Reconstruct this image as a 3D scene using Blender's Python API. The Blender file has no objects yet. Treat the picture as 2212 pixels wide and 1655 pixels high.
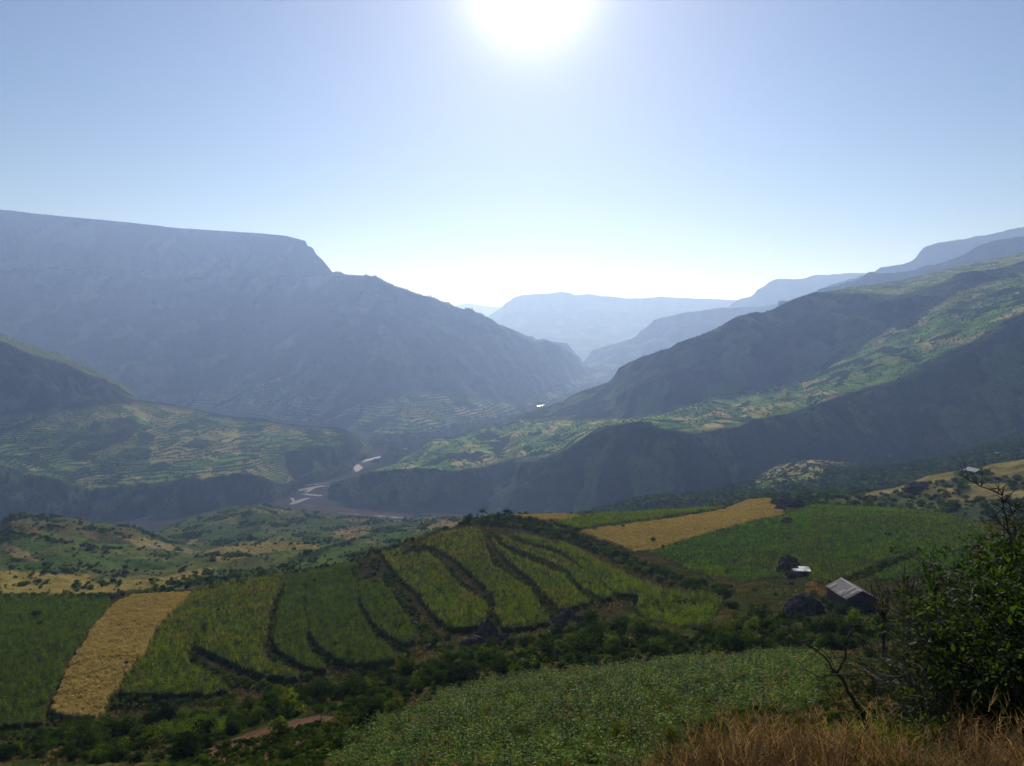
import bpy, math, random
import numpy as np
from mathutils import Vector, Matrix, Euler

# ------------------------------------------------------------------ camera, sky, sun, exposure
scene = bpy.context.scene
COL = scene.collection
FPX, CX, CY = 1640.0, 1106.0, 827.5          # focal length and centre of the 2212 x 1655 picture
PITCH = math.radians(3.99)
cam_data = bpy.data.cameras.new('camera'); cam = bpy.data.objects.new('camera', cam_data); COL.objects.link(cam)
cam_data.sensor_width = 36.0; cam_data.lens = 36.0*FPX/2212.0
cam_data.clip_start = 0.1; cam_data.clip_end = 120000.0
cam.location = (0, 0, 0); cam.rotation_euler = (math.radians(90)-PITCH, 0, 0)
scene.camera = cam

SUN_EL, SUN_AZ = math.radians(24.4), math.radians(1.3)      # azimuth to the right of straight ahead
world = bpy.data.worlds.new('World'); scene.world = world; world.use_nodes = True
wn, wl = world.node_tree.nodes, world.node_tree.links
bg = wn['Background']; bg.inputs['Strength'].default_value = 0.074
sky = wn.new('ShaderNodeTexSky'); sky.sky_type = 'NISHITA'; sky.sun_disc = False
sky.sun_elevation = SUN_EL; sky.sun_rotation = SUN_AZ
sky.altitude = 1800; sky.air_density = 1.0; sky.dust_density = 0.25; sky.ozone_density = 1.6
wbal = wn.new('ShaderNodeVectorMath'); wbal.operation = 'MULTIPLY'; wbal.inputs[1].default_value = (1.0, 0.975, 1.03)
wl.new(sky.outputs[0], wbal.inputs[0]); wl.new(wbal.outputs[0], bg.inputs['Color'])
# glow added to the sky round the sun for aureole and lens bloom (the sun itself stands just above the top of the frame)
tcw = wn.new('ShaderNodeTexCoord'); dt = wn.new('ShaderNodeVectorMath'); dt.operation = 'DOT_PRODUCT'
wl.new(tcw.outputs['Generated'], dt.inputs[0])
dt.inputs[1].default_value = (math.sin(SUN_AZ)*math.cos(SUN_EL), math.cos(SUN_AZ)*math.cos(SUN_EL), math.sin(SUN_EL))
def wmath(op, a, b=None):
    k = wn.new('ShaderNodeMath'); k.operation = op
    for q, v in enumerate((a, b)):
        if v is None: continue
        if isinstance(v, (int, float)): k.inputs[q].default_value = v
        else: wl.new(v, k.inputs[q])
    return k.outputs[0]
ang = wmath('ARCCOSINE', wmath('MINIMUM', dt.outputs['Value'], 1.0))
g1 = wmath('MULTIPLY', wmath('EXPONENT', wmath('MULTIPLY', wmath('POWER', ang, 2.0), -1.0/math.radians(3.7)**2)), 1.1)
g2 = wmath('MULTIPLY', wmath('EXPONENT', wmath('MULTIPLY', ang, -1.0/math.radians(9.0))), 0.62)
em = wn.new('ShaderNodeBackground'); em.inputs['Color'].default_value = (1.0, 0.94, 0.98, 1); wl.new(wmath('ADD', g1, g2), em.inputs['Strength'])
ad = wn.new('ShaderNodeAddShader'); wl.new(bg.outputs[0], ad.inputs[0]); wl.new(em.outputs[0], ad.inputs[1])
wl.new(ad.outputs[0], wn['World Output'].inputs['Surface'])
sd = bpy.data.lights.new('sun', 'SUN'); sd.energy = 4.8; sd.angle = math.radians(0.53); sd.color = (1.0, 0.95, 0.89)
sun = bpy.data.objects.new('sun', sd); COL.objects.link(sun)
S = Vector((math.sin(SUN_AZ)*math.cos(SUN_EL), math.cos(SUN_AZ)*math.cos(SUN_EL), math.sin(SUN_EL)))
sun.rotation_euler = S.to_track_quat('Z', 'Y').to_euler()
scene.view_settings.view_transform = 'Standard'; scene.view_settings.look = 'None'
scene.view_settings.exposure = 0.0; scene.view_settings.gamma = 1.0
scene.render.engine = 'CYCLES'
cy = scene.cycles
cy.use_denoising = True; cy.denoising_prefilter = 'ACCURATE'; scene.render.filter_size = 1.2; cy.max_bounces = 6; cy.diffuse_bounces = 2; cy.glossy_bounces = 2
cy.transmission_bounces = 3; cy.volume_bounces = 1; cy.transparent_max_bounces = 8
cy.use_adaptive_sampling = True; cy.adaptive_threshold = 0.02

random.seed(7); RNG = np.random.default_rng(7)
HAZE_DENSITY = 1.02e-4

# ------------------------------------------------------------------ helpers
def tag(o, label=None, cat=None, group=None, kind=None):
    if label: o['label'] = label
    if cat: o['category'] = cat
    if group: o['group'] = group
    if kind: o['kind'] = kind
    return o

def ray(X, Y):
    X = np.asarray(X, float); Y = np.asarray(Y, float)
    cx = (X-CX)/FPX; cyy = (CY-Y)/FPX
    y = math.cos(PITCH)+cyy*math.sin(PITCH); z = -math.sin(PITCH)+cyy*math.cos(PITCH)
    return cx/y, z/y                           # lateral and vertical tangent

def project(x, y, z):
    zc = y*math.cos(PITCH)-z*math.sin(PITCH); yc = y*math.sin(PITCH)+z*math.cos(PITCH)
    return CX+FPX*x/zc, CY-FPX*yc/zc

def _h(ix, iy, s):
    n = (ix.astype(np.int64)*374761393+iy.astype(np.int64)*668265263+s*2147483647) & 0xffffffff
    n = ((n ^ (n >> 13))*1274126177) & 0xffffffff
    n = ((n ^ (n >> 16))*2246822519) & 0xffffffff
    return (n ^ (n >> 15)) & 0xffffffff
def hash01(ix, iy, s=0): return _h(ix, iy, s)/4294967296.0
def perlin(x, y, s=0):
    xi = np.floor(x); yi = np.floor(y); xf = x-xi; yf = y-yi
    u = xf*xf*xf*(xf*(xf*6-15)+10); v = yf*yf*yf*(yf*(yf*6-15)+10)
    def g(ix, iy, dx, dy):
        a = hash01(ix, iy, s)*6.2831853
        return np.cos(a)*dx+np.sin(a)*dy
    n00 = g(xi, yi, xf, yf); n10 = g(xi+1, yi, xf-1, yf); n01 = g(xi, yi+1, xf, yf-1); n11 = g(xi+1, yi+1, xf-1, yf-1)
    return (n00*(1-u)+n10*u)*(1-v)+(n01*(1-u)+n11*u)*v
def fbm(x, y, o=5, s=0, gain=0.5, lac=2.03):
    r = np.zeros(np.broadcast(x, y).shape); a = 1.0
    for k in range(o):
        r += a*perlin(x, y, s+k*17); x = x*lac+3.1; y = y*lac+1.7; a *= gain
    return r
def ridged(x, y, o=4, s=0, gain=0.5):
    r = np.zeros(np.broadcast(x, y).shape); a = 1.0
    for k in range(o):
        r += a*(0.5-np.abs(perlin(x, y, s+k*13))*1.6); x = x*2.03+5.1; y = y*2.03+2.7; a *= gain
    return r
def voronoi(x, y, s=0):
    xi = np.floor(x); yi = np.floor(y)
    best = np.full(x.shape, 9.0); sec = np.full(x.shape, 9.0); r1 = np.zeros(x.shape); r2 = np.zeros(x.shape)
    for dx in (-1, 0, 1):
        for dy in (-1, 0, 1):
            cx_ = xi+dx; cy_ = yi+dy
            px = cx_+0.1+0.8*hash01(cx_, cy_, s+1); py = cy_+0.1+0.8*hash01(cx_, cy_, s+2)
            d = np.hypot(px-x, py-y); new = d < best
            sec = np.where(new, best, np.minimum(sec, d))
            r1 = np.where(new, hash01(cx_, cy_, s+3), r1); r2 = np.where(new, hash01(cx_, cy_, s+4), r2)
            best = np.where(new, d, best)
    return r1, r2, sec-best
def sstep(a, b, x):
    t = np.clip((x-a)/(b-a), 0, 1); return t*t*(3-2*t)
def inpoly(px, py, poly):
    r = np.zeros(px.shape, bool); n = len(poly)
    for i in range(n):
        x1, y1 = poly[i]; x2, y2 = poly[(i+1) % n]
        if y1 == y2: continue
        c = (y1 > py) != (y2 > py)
        r ^= c & (px < (x2-x1)*(py-y1)/(y2-y1)+x1)
    return r
def polydist(px, py, line):
    d = np.full(px.shape, 1e9)
    for (x1, y1), (x2, y2) in zip(line[:-1], line[1:]):
        vx, vy = x2-x1, y2-y1; t = np.clip(((px-x1)*vx+(py-y1)*vy)/(vx*vx+vy*vy+1e-9), 0, 1)
        d = np.minimum(d, np.hypot(px-x1-t*vx, py-y1-t*vy))
    return d
def blur_rows(a, n):
    for _ in range(n):
        a = a.copy(); a[1:-1] = 0.25*a[:-2]+0.5*a[1:-1]+0.25*a[2:]
    return a
def mix3(c, d, m): return c*(1-m[..., None])+np.asarray(d)*m[..., None]

def mesh_from(name, verts, faces, mats=(), smooth=False, parent=None, fmat=None, attr=None, link=True):
    """verts (n,3) array, faces (m,3|4) int array or list of tuples"""
    me = bpy.data.meshes.new(name)
    v = np.asarray(verts, np.float32)
    if isinstance(faces, np.ndarray):
        k = faces.shape[1]
        me.vertices.add(len(v)); me.vertices.foreach_set('co', v.ravel())
        me.loops.add(faces.size); me.loops.foreach_set('vertex_index', faces.ravel().astype(np.int32))
        me.polygons.add(len(faces)); me.polygons.foreach_set('loop_start', np.arange(0, faces.size, k, dtype=np.int32))
        try: me.polygons.foreach_set('loop_total', np.full(len(faces), k, np.int32))
        except Exception: pass
    else:
        me.from_pydata([tuple(p) for p in v], [], [tuple(f) for f in faces])
    for m in mats: me.materials.append(m)
    if fmat is not None: me.polygons.foreach_set('material_index', np.asarray(fmat, np.int32))
    me.polygons.foreach_set('use_smooth', np.full(len(me.polygons), smooth, bool))
    if attr is not None:
        for n, arr in attr.items():
            at = me.attributes.new(n, 'FLOAT_COLOR', 'POINT')
            c = np.ones((len(v), 4), np.float32); c[:, :3] = arr.reshape(-1, 3); at.data.foreach_set('color', c.ravel())
    me.update(); me.validate()
    o = bpy.data.objects.new(name, me)
    if link: COL.objects.link(o)
    if parent: o.parent = parent
    return o

# ------------------------------------------------------------------ materials
def new_mat(name):
    m = bpy.data.materials.new(name); m.use_nodes = True
    n = m.node_tree.nodes; n.clear(); return m, n, m.node_tree.links
def N(n, t, **kw):
    x = n.new(t)
    for k, v in kw.items():
        if hasattr(x, k): setattr(x, k, v)
        else: x.inputs[k].default_value = v
    return x
def ground_material(name, scales, bump, strength=0.5, contrast=0.5, rough=0.95):
    """vertex-painted earth colour broken up by noise at several world scales, with fine relief"""
    m, n, l = new_mat(name)
    out = n.new('ShaderNodeOutputMaterial'); bs = N(n, 'ShaderNodeBsdfPrincipled', Roughness=rough)
    bs.inputs['Specular IOR Level'].default_value = 0.0
    at = N(n, 'ShaderNodeAttribute', attribute_name='col'); geo = n.new('ShaderNodeNewGeometry')
    col = at.outputs['Color']; hs = None
    for k, s in enumerate(scales):
        no = N(n, 'ShaderNodeTexNoise', Scale=1.0/s, Detail=6.0, Roughness=0.65); l.new(geo.outputs['Position'], no.inputs['Vector'])
        mr = N(n, 'ShaderNodeMapRange'); mr.inputs[1].default_value = 0.3; mr.inputs[2].default_value = 0.7
        mr.inputs[3].default_value = 1-contrast; mr.inputs[4].default_value = 1+contrast
        l.new(no.outputs['Fac'], mr.inputs[0])
        mx = N(n, 'ShaderNodeVectorMath', operation='SCALE'); l.new(col, mx.inputs[0]); l.new(mr.outputs[0], mx.inputs['Scale'])
        col = mx.outputs[0]
        if k == len(scales)-1: hs = no.outputs['Fac']
    l.new(col, bs.inputs['Base Color'])
    bp = N(n, 'ShaderNodeBump', Strength=strength, Distance=bump); l.new(hs, bp.inputs['Height']); l.new(bp.outputs[0], bs.inputs['Normal'])
    l.new(bs.outputs[0], out.inputs[0]); return m
def leaf_material(name, c1, c2, trans=0.35, rough=0.5, tcol=None, spec=0.3):
    m, n, l = new_mat(name)
    out = n.new('ShaderNodeOutputMaterial'); oi = n.new('ShaderNodeObjectInfo'); geo = n.new('ShaderNodeNewGeometry')
    no = N(n, 'ShaderNodeTexNoise', Scale=0.22, Detail=5.0, Roughness=0.7); l.new(geo.outputs['Position'], no.inputs['Vector'])
    ad = N(n, 'ShaderNodeMath', operation='MULTIPLY_ADD'); l.new(oi.outputs['Random'], ad.inputs[0]); ad.inputs[1].default_value = 0.75; l.new(no.outputs['Fac'], ad.inputs[2])
    mr = N(n, 'ShaderNodeMapRange'); mr.inputs[1].default_value = 0.52; mr.inputs[2].default_value = 1.15; l.new(ad.outputs[0], mr.inputs[0])
    mc = N(n, 'ShaderNodeMix', data_type='RGBA'); l.new(mr.outputs[0], mc.inputs[0])
    mc.inputs[6].default_value = (*c1, 1); mc.inputs[7].default_value = (*c2, 1)
    bs = N(n, 'ShaderNodeBsdfPrincipled', Roughness=rough); bs.inputs['Specular IOR Level'].default_value = spec
    l.new(mc.outputs[2], bs.inputs['Base Color'])
    tr = n.new('ShaderNodeBsdfTranslucent'); tm = N(n, 'ShaderNodeVectorMath', operation='MULTIPLY')
    l.new(mc.outputs[2], tm.inputs[0]); tm.inputs[1].default_value = tcol or (1.5, 1.6, 0.7); l.new(tm.outputs[0], tr.inputs['Color'])
    ms = N(n, 'ShaderNodeMixShader'); ms.inputs[0].default_value = trans
    l.new(bs.outputs[0], ms.inputs[1]); l.new(tr.outputs[0], ms.inputs[2]); l.new(ms.outputs[0], out.inputs[0]); return m
def plain(name, c, rough=0.8, var=0.35, scale=3.0, metallic=0.0, bump=0.0, spec=0.3):
    m, n, l = new_mat(name)
    out = n.new('ShaderNodeOutputMaterial'); bs = N(n, 'ShaderNodeBsdfPrincipled', Roughness=rough, Metallic=metallic)
    bs.inputs['Specular IOR Level'].default_value = spec
    tc = n.new('ShaderNodeTexCoord'); no = N(n, 'ShaderNodeTexNoise', Scale=scale, Detail=8.0, Roughness=0.65); l.new(tc.outputs['Object'], no.inputs['Vector'])
    cr = n.new('ShaderNodeValToRGB'); cr.color_ramp.elements[0].position = 0.3; cr.color_ramp.elements[1].position = 0.7
    cr.color_ramp.elements[0].color = (*[x*(1-var) for x in c], 1); cr.color_ramp.elements[1].color = (*[min(1, x*(1+var)) for x in c], 1)
    l.new(no.outputs['Fac'], cr.inputs[0]); l.new(cr.outputs[0], bs.inputs['Base Color'])
    if bump:
        bp = N(n, 'ShaderNodeBump', Strength=0.7, Distance=bump); l.new(no.outputs['Fac'], bp.inputs['Height']); l.new(bp.outputs[0], bs.inputs['Normal'])
    l.new(bs.outputs[0], out.inputs[0]); return m

M_FAR = ground_material('distant_slope', (160, 22), 5.0, 0.4, 0.2)
M_MID = ground_material('terraced_slope', (45, 7), 1.8, 0.8, 0.3)
M_HILL = ground_material('grassy_hill', (14, 2.2), 0.6, 0.8, 0.35)
M_NEAR = ground_material('farm_soil', (3.0, 0.35), 0.12, 0.9, 0.4)

# ------------------------------------------------------------------ terrain bodies
BODY = {}
class Body:
    def __init__(s, name, curves, rows, X0, X1, dX, mat, smooth=2):
        a0, a1 = ray(X0, 713)[0], ray(X1, 713)[0]
        n = int((X1-X0)/dX); s.a = np.linspace(a0, a1, n); s.name = name; s.mat = mat
        Dk, Zk = [], []
        for c in curves:
            pa, pd, pz = [], [], []
            for p in c:
                if len(p) == 4: a = ray(p[0], 713)[0]; d, z = p[2], p[3]          # (X, None, D, z)
                else: a, t = ray(p[0], p[1]); d = p[2]; z = t*d
                pa.append(float(a)); pd.append(d); pz.append(float(z))
            i = np.argsort(pa); pa = np.array(pa)[i]; pd = np.array(pd)[i]; pz = np.array(pz)[i]
            Dk.append(np.interp(s.a, pa, pd)); Zk.append(np.interp(s.a, pa, pz))
        for k in range(1, len(Dk)): Dk[k] = np.maximum(Dk[k], Dk[k-1]*1.004+0.3)
        D, Z, B = [], [], []
        for k in range(len(Dk)-1):
            for r in range(rows[k]):
                t = r/rows[k]; D.append(Dk[k]*(1-t)+Dk[k+1]*t); Z.append(Zk[k]*(1-t)+Zk[k+1]*t); B.append(k+t)
        D.append(Dk[-1]); Z.append(Zk[-1]); B.append(len(Dk)-1.0)
        s.D = np.array(D); s.Z = blur_rows(np.array(Z), smooth); s.B = np.array(B)[:, None]*np.ones_like(s.D)
        s.x = s.a[None, :]*s.D; s.y = s.D
        s.update()
        BODY[name] = s
    def update(s):
        s.X, s.Y = project(s.x, s.y, s.Z)
        m = np.minimum.accumulate(s.Y, axis=0)
        s.vis = (s.Y <= m+0.5) & (s.X > -60) & (s.X < 2270) & (s.Y < 1710)
        gy = np.gradient(s.Z, axis=0)/np.gradient(s.D, axis=0); s.slope = gy       # slope towards the sun side
    def build(s, col, label, name=None):
        r, c = s.D.shape
        v = np.stack([s.x, s.y, s.Z], -1).reshape(-1, 3)
        i = np.arange(r*c).reshape(r, c)
        f = np.stack([i[:-1, :-1], i[:-1, 1:], i[1:, 1:], i[1:, :-1]], -1).reshape(-1, 4)
        o = mesh_from(name or s.name, v, f, [s.mat], True, attr={'col': col.reshape(-1, 3)})
        tag(o, label, kind='structure'); s.obj = o; return o
    def height(s, x, y):
        """height under world points"""
        x = np.atleast_1d(np.asarray(x, float)); y = np.atleast_1d(np.asarray(y, float)); out = np.zeros(x.shape)
        a = x/y; ci = np.clip((a-s.a[0])/(s.a[1]-s.a[0]), 0, len(s.a)-1.001); i = ci.astype(int); f = ci-i
        order = np.argsort(i); k = 0
        while k < len(order):
            j = k; c = i[order[k]]
            while j < len(order) and i[order[j]] == c: j += 1
            q = order[k:j]
            z0 = np.interp(y[q], s.D[:, c], s.Z[:, c]); z1 = np.interp(y[q], s.D[:, c+1], s.Z[:, c+1])
            out[q] = z0*(1-f[q])+z1*f[q]; k = j
        return out
    def hit(s, X, Y):
        """world point of the visible surface under a picture point"""
        a, t = ray(X, Y); c = int(round(float((a-s.a[0])/(s.a[1]-s.a[0])))); c = min(max(c, 0), len(s.a)-1)
        tt = s.Z[:, c]/s.D[:, c]
        idx = np.nonzero(tt >= float(t))[0]
        if len(idx) == 0: k = int(np.argmax(tt)); d = s.D[k, c]; return Vector((float(a)*d, d, s.Z[k, c]))
        k = idx[0]
        if k == 0: d = s.D[0, c]; z = s.Z[0, c]
        else:
            f = (float(t)-tt[k-1])/(tt[k]-tt[k-1]+1e-12); d = s.D[k-1, c]*(1-f)+s.D[k, c]*f; z = s.Z[k-1, c]*(1-f)+s.Z[k, c]*f
        return Vector((float(a)*d, d, z))
    def scatter(s, mask, count, rng, density=None):
        """random world points over the cells of a mask (r x c), evenly by ground area"""
        m = mask[:-1, :-1]
        w = (s.x[:-1, 1:]-s.x[:-1, :-1])*(s.D[1:, :-1]-s.D[:-1, :-1])*m
        w = np.clip(w, 0, None); tot = w.sum()
        if tot <= 0: return np.zeros((0, 3))
        if density is not None: count = int(min(count, tot*density))
        idx = rng.choice(w.size, count, p=(w/tot).ravel()); i, j = np.unravel_index(idx, w.shape)
        u, v = rng.random(count), rng.random(count)
        def L(A): return (A[i, j]*(1-u)+A[i, j+1]*u)*(1-v)+(A[i+1, j]*(1-u)+A[i+1, j+1]*u)*v
        return np.stack([L(s.x), L(s.y), L(s.Z)], -1)

def terrace(z, step, w=0.3, warp=0):
    q = z/step+warp; f = q-np.floor(q)
    g = np.where(f < 1-w, f*0.25, 0.25*(1-w)+(1-0.25*(1-w))*sstep(0, 1, (f-(1-w))/w))
    return (np.floor(q)+g-warp)*step, f
# ------------------------------------------------------------------ the land
SCRUB = (0.018, 0.029, 0.013); GREEN = (0.105, 0.185, 0.030); OLIVE = (0.155, 0.175, 0.040)
TAN = (0.29, 0.245, 0.095); BROWN = (0.105, 0.062, 0.036); GOLD = (0.30, 0.20, 0.06); ROCK = (0.10, 0.085, 0.075)
RIVER_Z = -430.0
Z0 = RIVER_Z-6

def patch_colours(b, sx, sy, seed, greens=0.5, tans=0.28, edge=0.05):
    wx = b.x+fbm(b.x/(sx*2.5), b.y/(sy*2.5), 3, seed)*sx*1.2; wy = b.y+fbm(b.x/(sx*2.5)+9, b.y/(sy*2.5), 3, seed+5)*sy*1.2
    r1, r2, e = voronoi(wx/sx, wy/sy, seed)
    big = fbm(b.x/(sx*7), b.y/(sy*7), 3, seed+9)*0.55
    k = r1+big
    c = np.zeros(b.x.shape+(3,))+np.array(GREEN)
    c = mix3(c, (0.060, 0.125, 0.024), (r2 > 0.6).astype(float)); c = mix3(c, OLIVE, (r2 < 0.2).astype(float))
    c = mix3(c, TAN, (k > 1-tans).astype(float)*(0.65+0.35*r2)); c = mix3(c, SCRUB, (k < 1-tans-greens).astype(float))
    c = mix3(c, SCRUB, 1-sstep(0.0, edge, e)); return c, r1, e

# --- far plateaus -------------------------------------------------------------
def silhouette(pts, D, foot, dfoot, back=900):
    """three curves: foot, crest, back"""
    cr = [(x, y, D) if not isinstance(D, (list, tuple)) else (x, y, float(np.interp(x, D[0], D[1]))) for x, y in pts]
    return cr
def simple_mountain(name, label, crest, D, footD, X0, X1, rows=60, dX=4.0, amp=1.0, cliff=0.25, seed=1, mat=None, backdrop=1500, gul=120.0):
    x0, x1 = crest[0][0], crest[-1][0]
    cr = [(p[0], p[1], D if len(p) == 2 else p[2]) for p in crest]
    mid = []; 
    for X, Y, d in cr:
        a, t = ray(X, Y); z = float(t)*d; h = z-Z0
        mid.append((X, None, d-h*cliff*0.5, z-h*cliff))
    foot = [(X0, None, footD, Z0-5), (X1, None, footD, Z0-5)]
    back = [(X, None, d+backdrop, Z0-20) for X, Y, d in cr]
    b = Body(name, [foot, mid, cr, back], [rows, max(6, rows//4), 8], X0, X1, dX, mat or M_FAR, 1)
    s = np.clip(b.B, 0, 2); env = np.clip(s, 0, 1)*np.clip((2.0-s)/0.25, 0, 1)
    g = ridged(b.a[None, :]*D/(gul*3), b.y/(gul*9), 5, seed)
    b.Z += env*amp*gul*0.5*g+np.clip(s, 0, 1)*fbm(b.x/60, b.y/60, 4, seed+3)*gul*0.05*amp*(b.B <= 2.0)
    # ledges of harder rock
    tz, f = terrace(b.Z, gul*1.6, 0.45, 0.25*fbm(b.x/900, b.y/900, 2, seed+8)); b.Z = b.Z*(1-0.5*env)+tz*0.5*env
    b.update()
    c = np.zeros(b.x.shape+(3,))+np.array(SCRUB); n = fbm(b.x/300, b.y/300, 4, seed+20)
    c = mix3(c, OLIVE, sstep(0.0, 0.4, n)*0.6); c = mix3(c, ROCK, sstep(0.8, 1.6, b.slope)*0.6)
    b.build(c, label, 'mountain'); return b

F0 = [(900, 668), (970, 660), (992, 655), (1007, 650), (1048, 657), (1084, 660), (1150, 664), (1300, 668), (1500, 668)]
simple_mountain('plateau_far', 'faintest flat ridge at the very end of the valley, just left of the pale plateau', F0, 20000, 15500, 880, 1500, 20, 5, 0.5, 0.3, 31, gul=160)
F1 = [(940, 760), (1000, 720), (1040, 692), (1058, 680), (1084, 661), (1093, 653), (1104, 647), (1110, 640), (1127, 634), (1161, 632), (1210, 629), (1234, 631), (1240, 634),
      (1270, 633), (1311, 637), (1349, 642), (1386, 642), (1424, 638), (1450, 640), (1507, 643), (1592, 647), (1700, 650), (1800, 650)]
simple_mountain('plateau_valley_end', 'pale flat topped plateau closing the far end of the valley', F1, 13500, 10200, 900, 1800, 60, 3, 0.8, 0.28, 32, gul=150)
F2 = [(1480, 700), (1560, 668), (1595, 645), (1609, 641), (1620, 639), (1629, 633), (1635, 624), (1654, 614), (1659, 606), (1680, 597), (1736, 597), (1759, 592), (1815, 588), (1872, 586), (1890, 584), (2000, 580), (2200, 570)]
simple_mountain('plateau_right_step', 'hazy blue flat topped plateau stepping down on the right beyond the near ridge', F2, 10200, 8800, 1440, 2250, 50, 4, 0.8, 0.25, 33)
F2b = [(1180, 850), (1235, 800), (1259, 781), (1277, 762), (1308, 747), (1338, 740), (1383, 721), (1401, 702), (1413, 689), (1428, 685), (1477, 676), (1563, 663), (1640, 660), (1646, 662), (1661, 656), (1684, 652), (1760, 650), (2000, 640)]
simple_mountain('promontory', 'pale lower promontory dropping from the right into the far valley', F2b, 8000, 6800, 1160, 2000, 60, 3.5, 0.9, 0.2, 34)
F3 = [(1700, 650), (1800, 612), (1860, 590), (1890, 581), (1902, 573), (1947, 565), (1969, 556), (1984, 543), (1999, 527), (2022, 520), (2078, 509), (2105, 502), (2154, 497), (2172, 492), (2213, 483), (2300, 470), (2420, 455)]
simple_mountain('mountain_right_far', 'blue stepped mountain at the right edge, highest ridge behind the green slopes', F3, 7000, 5600, 1680, 2420, 40, 4, 0.8, 0.22, 35)
R0 = [(1700, 650), (1759, 632), (1763, 627), (1770, 620), (1808, 610), (1834, 603), (1868, 595), (1872, 590), (1928, 588), (1969, 582), (1999, 573), (2037, 563), (2082, 545), (2112, 530), (2154, 518), (2213, 508), (2420, 480)]
simple_mountain('mountain_right_upper', 'dark bushy ridge top at upper right with a pale green slope', R0, 4900, 3700, 1680, 2420, 50, 3, 0.55, 0.1, 36)

# --- the great left mountain ---------------------------------------------------
Lf = [(-200, 1010, 3150), (0, 960, 3150), (300, 900, 3300), (480, 910, 3200), (600, 930, 3000), (700, 950, 2950), (800, 951, 2960), (890, 943, 3060), (1000, 920, 3420), (1100, 896, 3850), (1170, 880, 4230), (1250, 838, 5700), (1300, 814, 7000), (1345, 806, 7800)]
Lt = [(-200, 900, 3500), (0, 880, 3500), (300, 850, 3600), (450, 825, 3750), (560, 800, 3900), (640, 810, 3850), (740, 850, 3600), (830, 850, 3700), (900, 815, 4050), (960, 840, 3950), (1030, 850, 4150), (1100, 862, 4400), (1180, 850, 4900), (1240, 815, 6050), (1270, 800, 6900), (1300, 802, 7300), (1345, 806, 8000)]
Lb = [(-200, 600, 4600), (0, 580, 4600), (200, 585, 4600), (350, 598, 4620), (500, 602, 4650), (640, 602, 4700), (720, 600, 4750), (811, 606, 4820), (853, 626, 4850), (907, 640, 4950), (1007, 668, 5150), (1050, 688, 5250), (1108, 716, 5450), (1151, 735, 5650), (1191, 746, 5900), (1232, 762, 6400), (1257, 793, 6900), (1345, 806, 8100)]
Lb2 = [(-200, 575, 4760), (0, 566, 4760), (350, 588, 4780), (640, 596, 4860), (716, 591, 4900), (811, 600, 4900), (853, 622, 4920), (1345, 806, 8200)]
Lc = [(-200, 432, 5150), (0, 448, 5120), (24, 450, 5120), (60, 455, 5100), (130, 462, 5100), (260, 474, 5080), (350, 484, 5060), (365, 487, 5060), (480, 495, 5050), (560, 500, 5040), (620, 506, 5030), (660, 517, 5020), (664, 528, 5010), (676, 533, 5010), (682, 546, 5000), (698, 562, 4990), (712, 580, 4980), (719, 590, 4960), (740, 592, 4960), (775, 597, 4960), (811, 597, 4960),
      (830, 606, 4970), (853, 619, 4980), (871, 622, 5000), (896, 628, 5010), (907, 634, 5020), (920, 633, 5040), (937, 635, 5060), (954, 643, 5100), (969, 645, 5120), (984, 655, 5160), (1007, 661, 5200), (1042, 669, 5250), (1050, 679, 5260), (1058, 689, 5270), (1082, 698, 5320), (1108, 710, 5500), (1135, 725, 5620), (1151, 730, 5700), (1161, 737, 5750), (1176, 734, 5850), (1191, 741, 5950), (1225, 746, 6200), (1232, 755, 6420), (1244, 772, 6600), (1253, 779, 6700), (1257, 788, 6950), (1277, 797, 7100), (1307, 802, 7350), (1326, 805, 7600), (1345, 808, 8300)]
Lk = [(X, None, d+900, Z0-20) for X, Y, d in Lc]
def pull(cv, xs, ss):
    return [(p[0], p[1], p[2]*float(np.interp(p[0], xs, ss)))+((p[3],) if len(p) == 4 else ()) for p in cv]
Lf, Lt, Lb, Lb2, Lc = [pull(c_, [500, 850], [1.24, 1.0]) for c_ in (Lf, Lt, Lb, Lb2, Lc)]
Lk = [(X, None, d+900, Z0-20) for X, Y, d in Lc]
L = Body('left', [Lf, Lt, Lb, Lb2, Lc, Lk], [70, 90, 10, 44, 8], -80, 1345, 2.1, M_FAR, 2)
s = L.B; env = sstep(0.0, 0.5, s)*np.clip((3.9-s)/0.5, 0, 1)
lat = L.a[None, :]*4200
wl_ = fbm(L.x/700, L.y/700, 3, 41)*160
gull = ridged((lat+wl_+L.y*0.25)/420, L.y/2600, 4, 42, 0.55)
faceL = sstep(0.8, 1.1, s)*np.clip((2.3-s)/0.4, 0, 1)
L.Z += faceL*55*gull
L.Z += np.clip(s, 0, 1)*(s < 3.97)*(fbm(L.x/90, L.y/90, 4, 43)*6)*np.where(s > 3.6, 0.25, 1)
L.Z += sstep(2.9, 3.2, s)*np.clip((3.95-s)/0.5, 0, 1)*14*ridged(L.a[None, :]*5000/90, L.Z/240, 4, 44)
toe = np.clip((1.25-s)/0.3, 0, 1)*sstep(0.02, 0.15, s)
L.Z += toe*28*fbm(L.x/420, L.y/500, 4, 45)*sstep(0, 0.25, s)
tz, tfL = terrace(L.Z, 9.0, 0.4, 0.5*fbm(L.x/300, L.y/300, 2, 46)); L.Z = L.Z*(1-0.75*toe)+tz*0.75*toe
tz, tf2 = terrace(L.Z, 70.0, 0.35, 0.9*fbm(L.x/900, L.y/900, 3, 47)); L.Z = L.Z*(1-0.3*faceL)+tz*0.3*faceL
L.Z = np.maximum(L.Z, np.where(s > 4, -1e9, Z0-3))
L.update()
c, r1, e = patch_colours(L, 70, 120, 48, 0.60, 0.24)
face = np.zeros(L.x.shape+(3,))+np.array(SCRUB); n = fbm(L.x/260, L.y/300, 5, 49)
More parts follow.
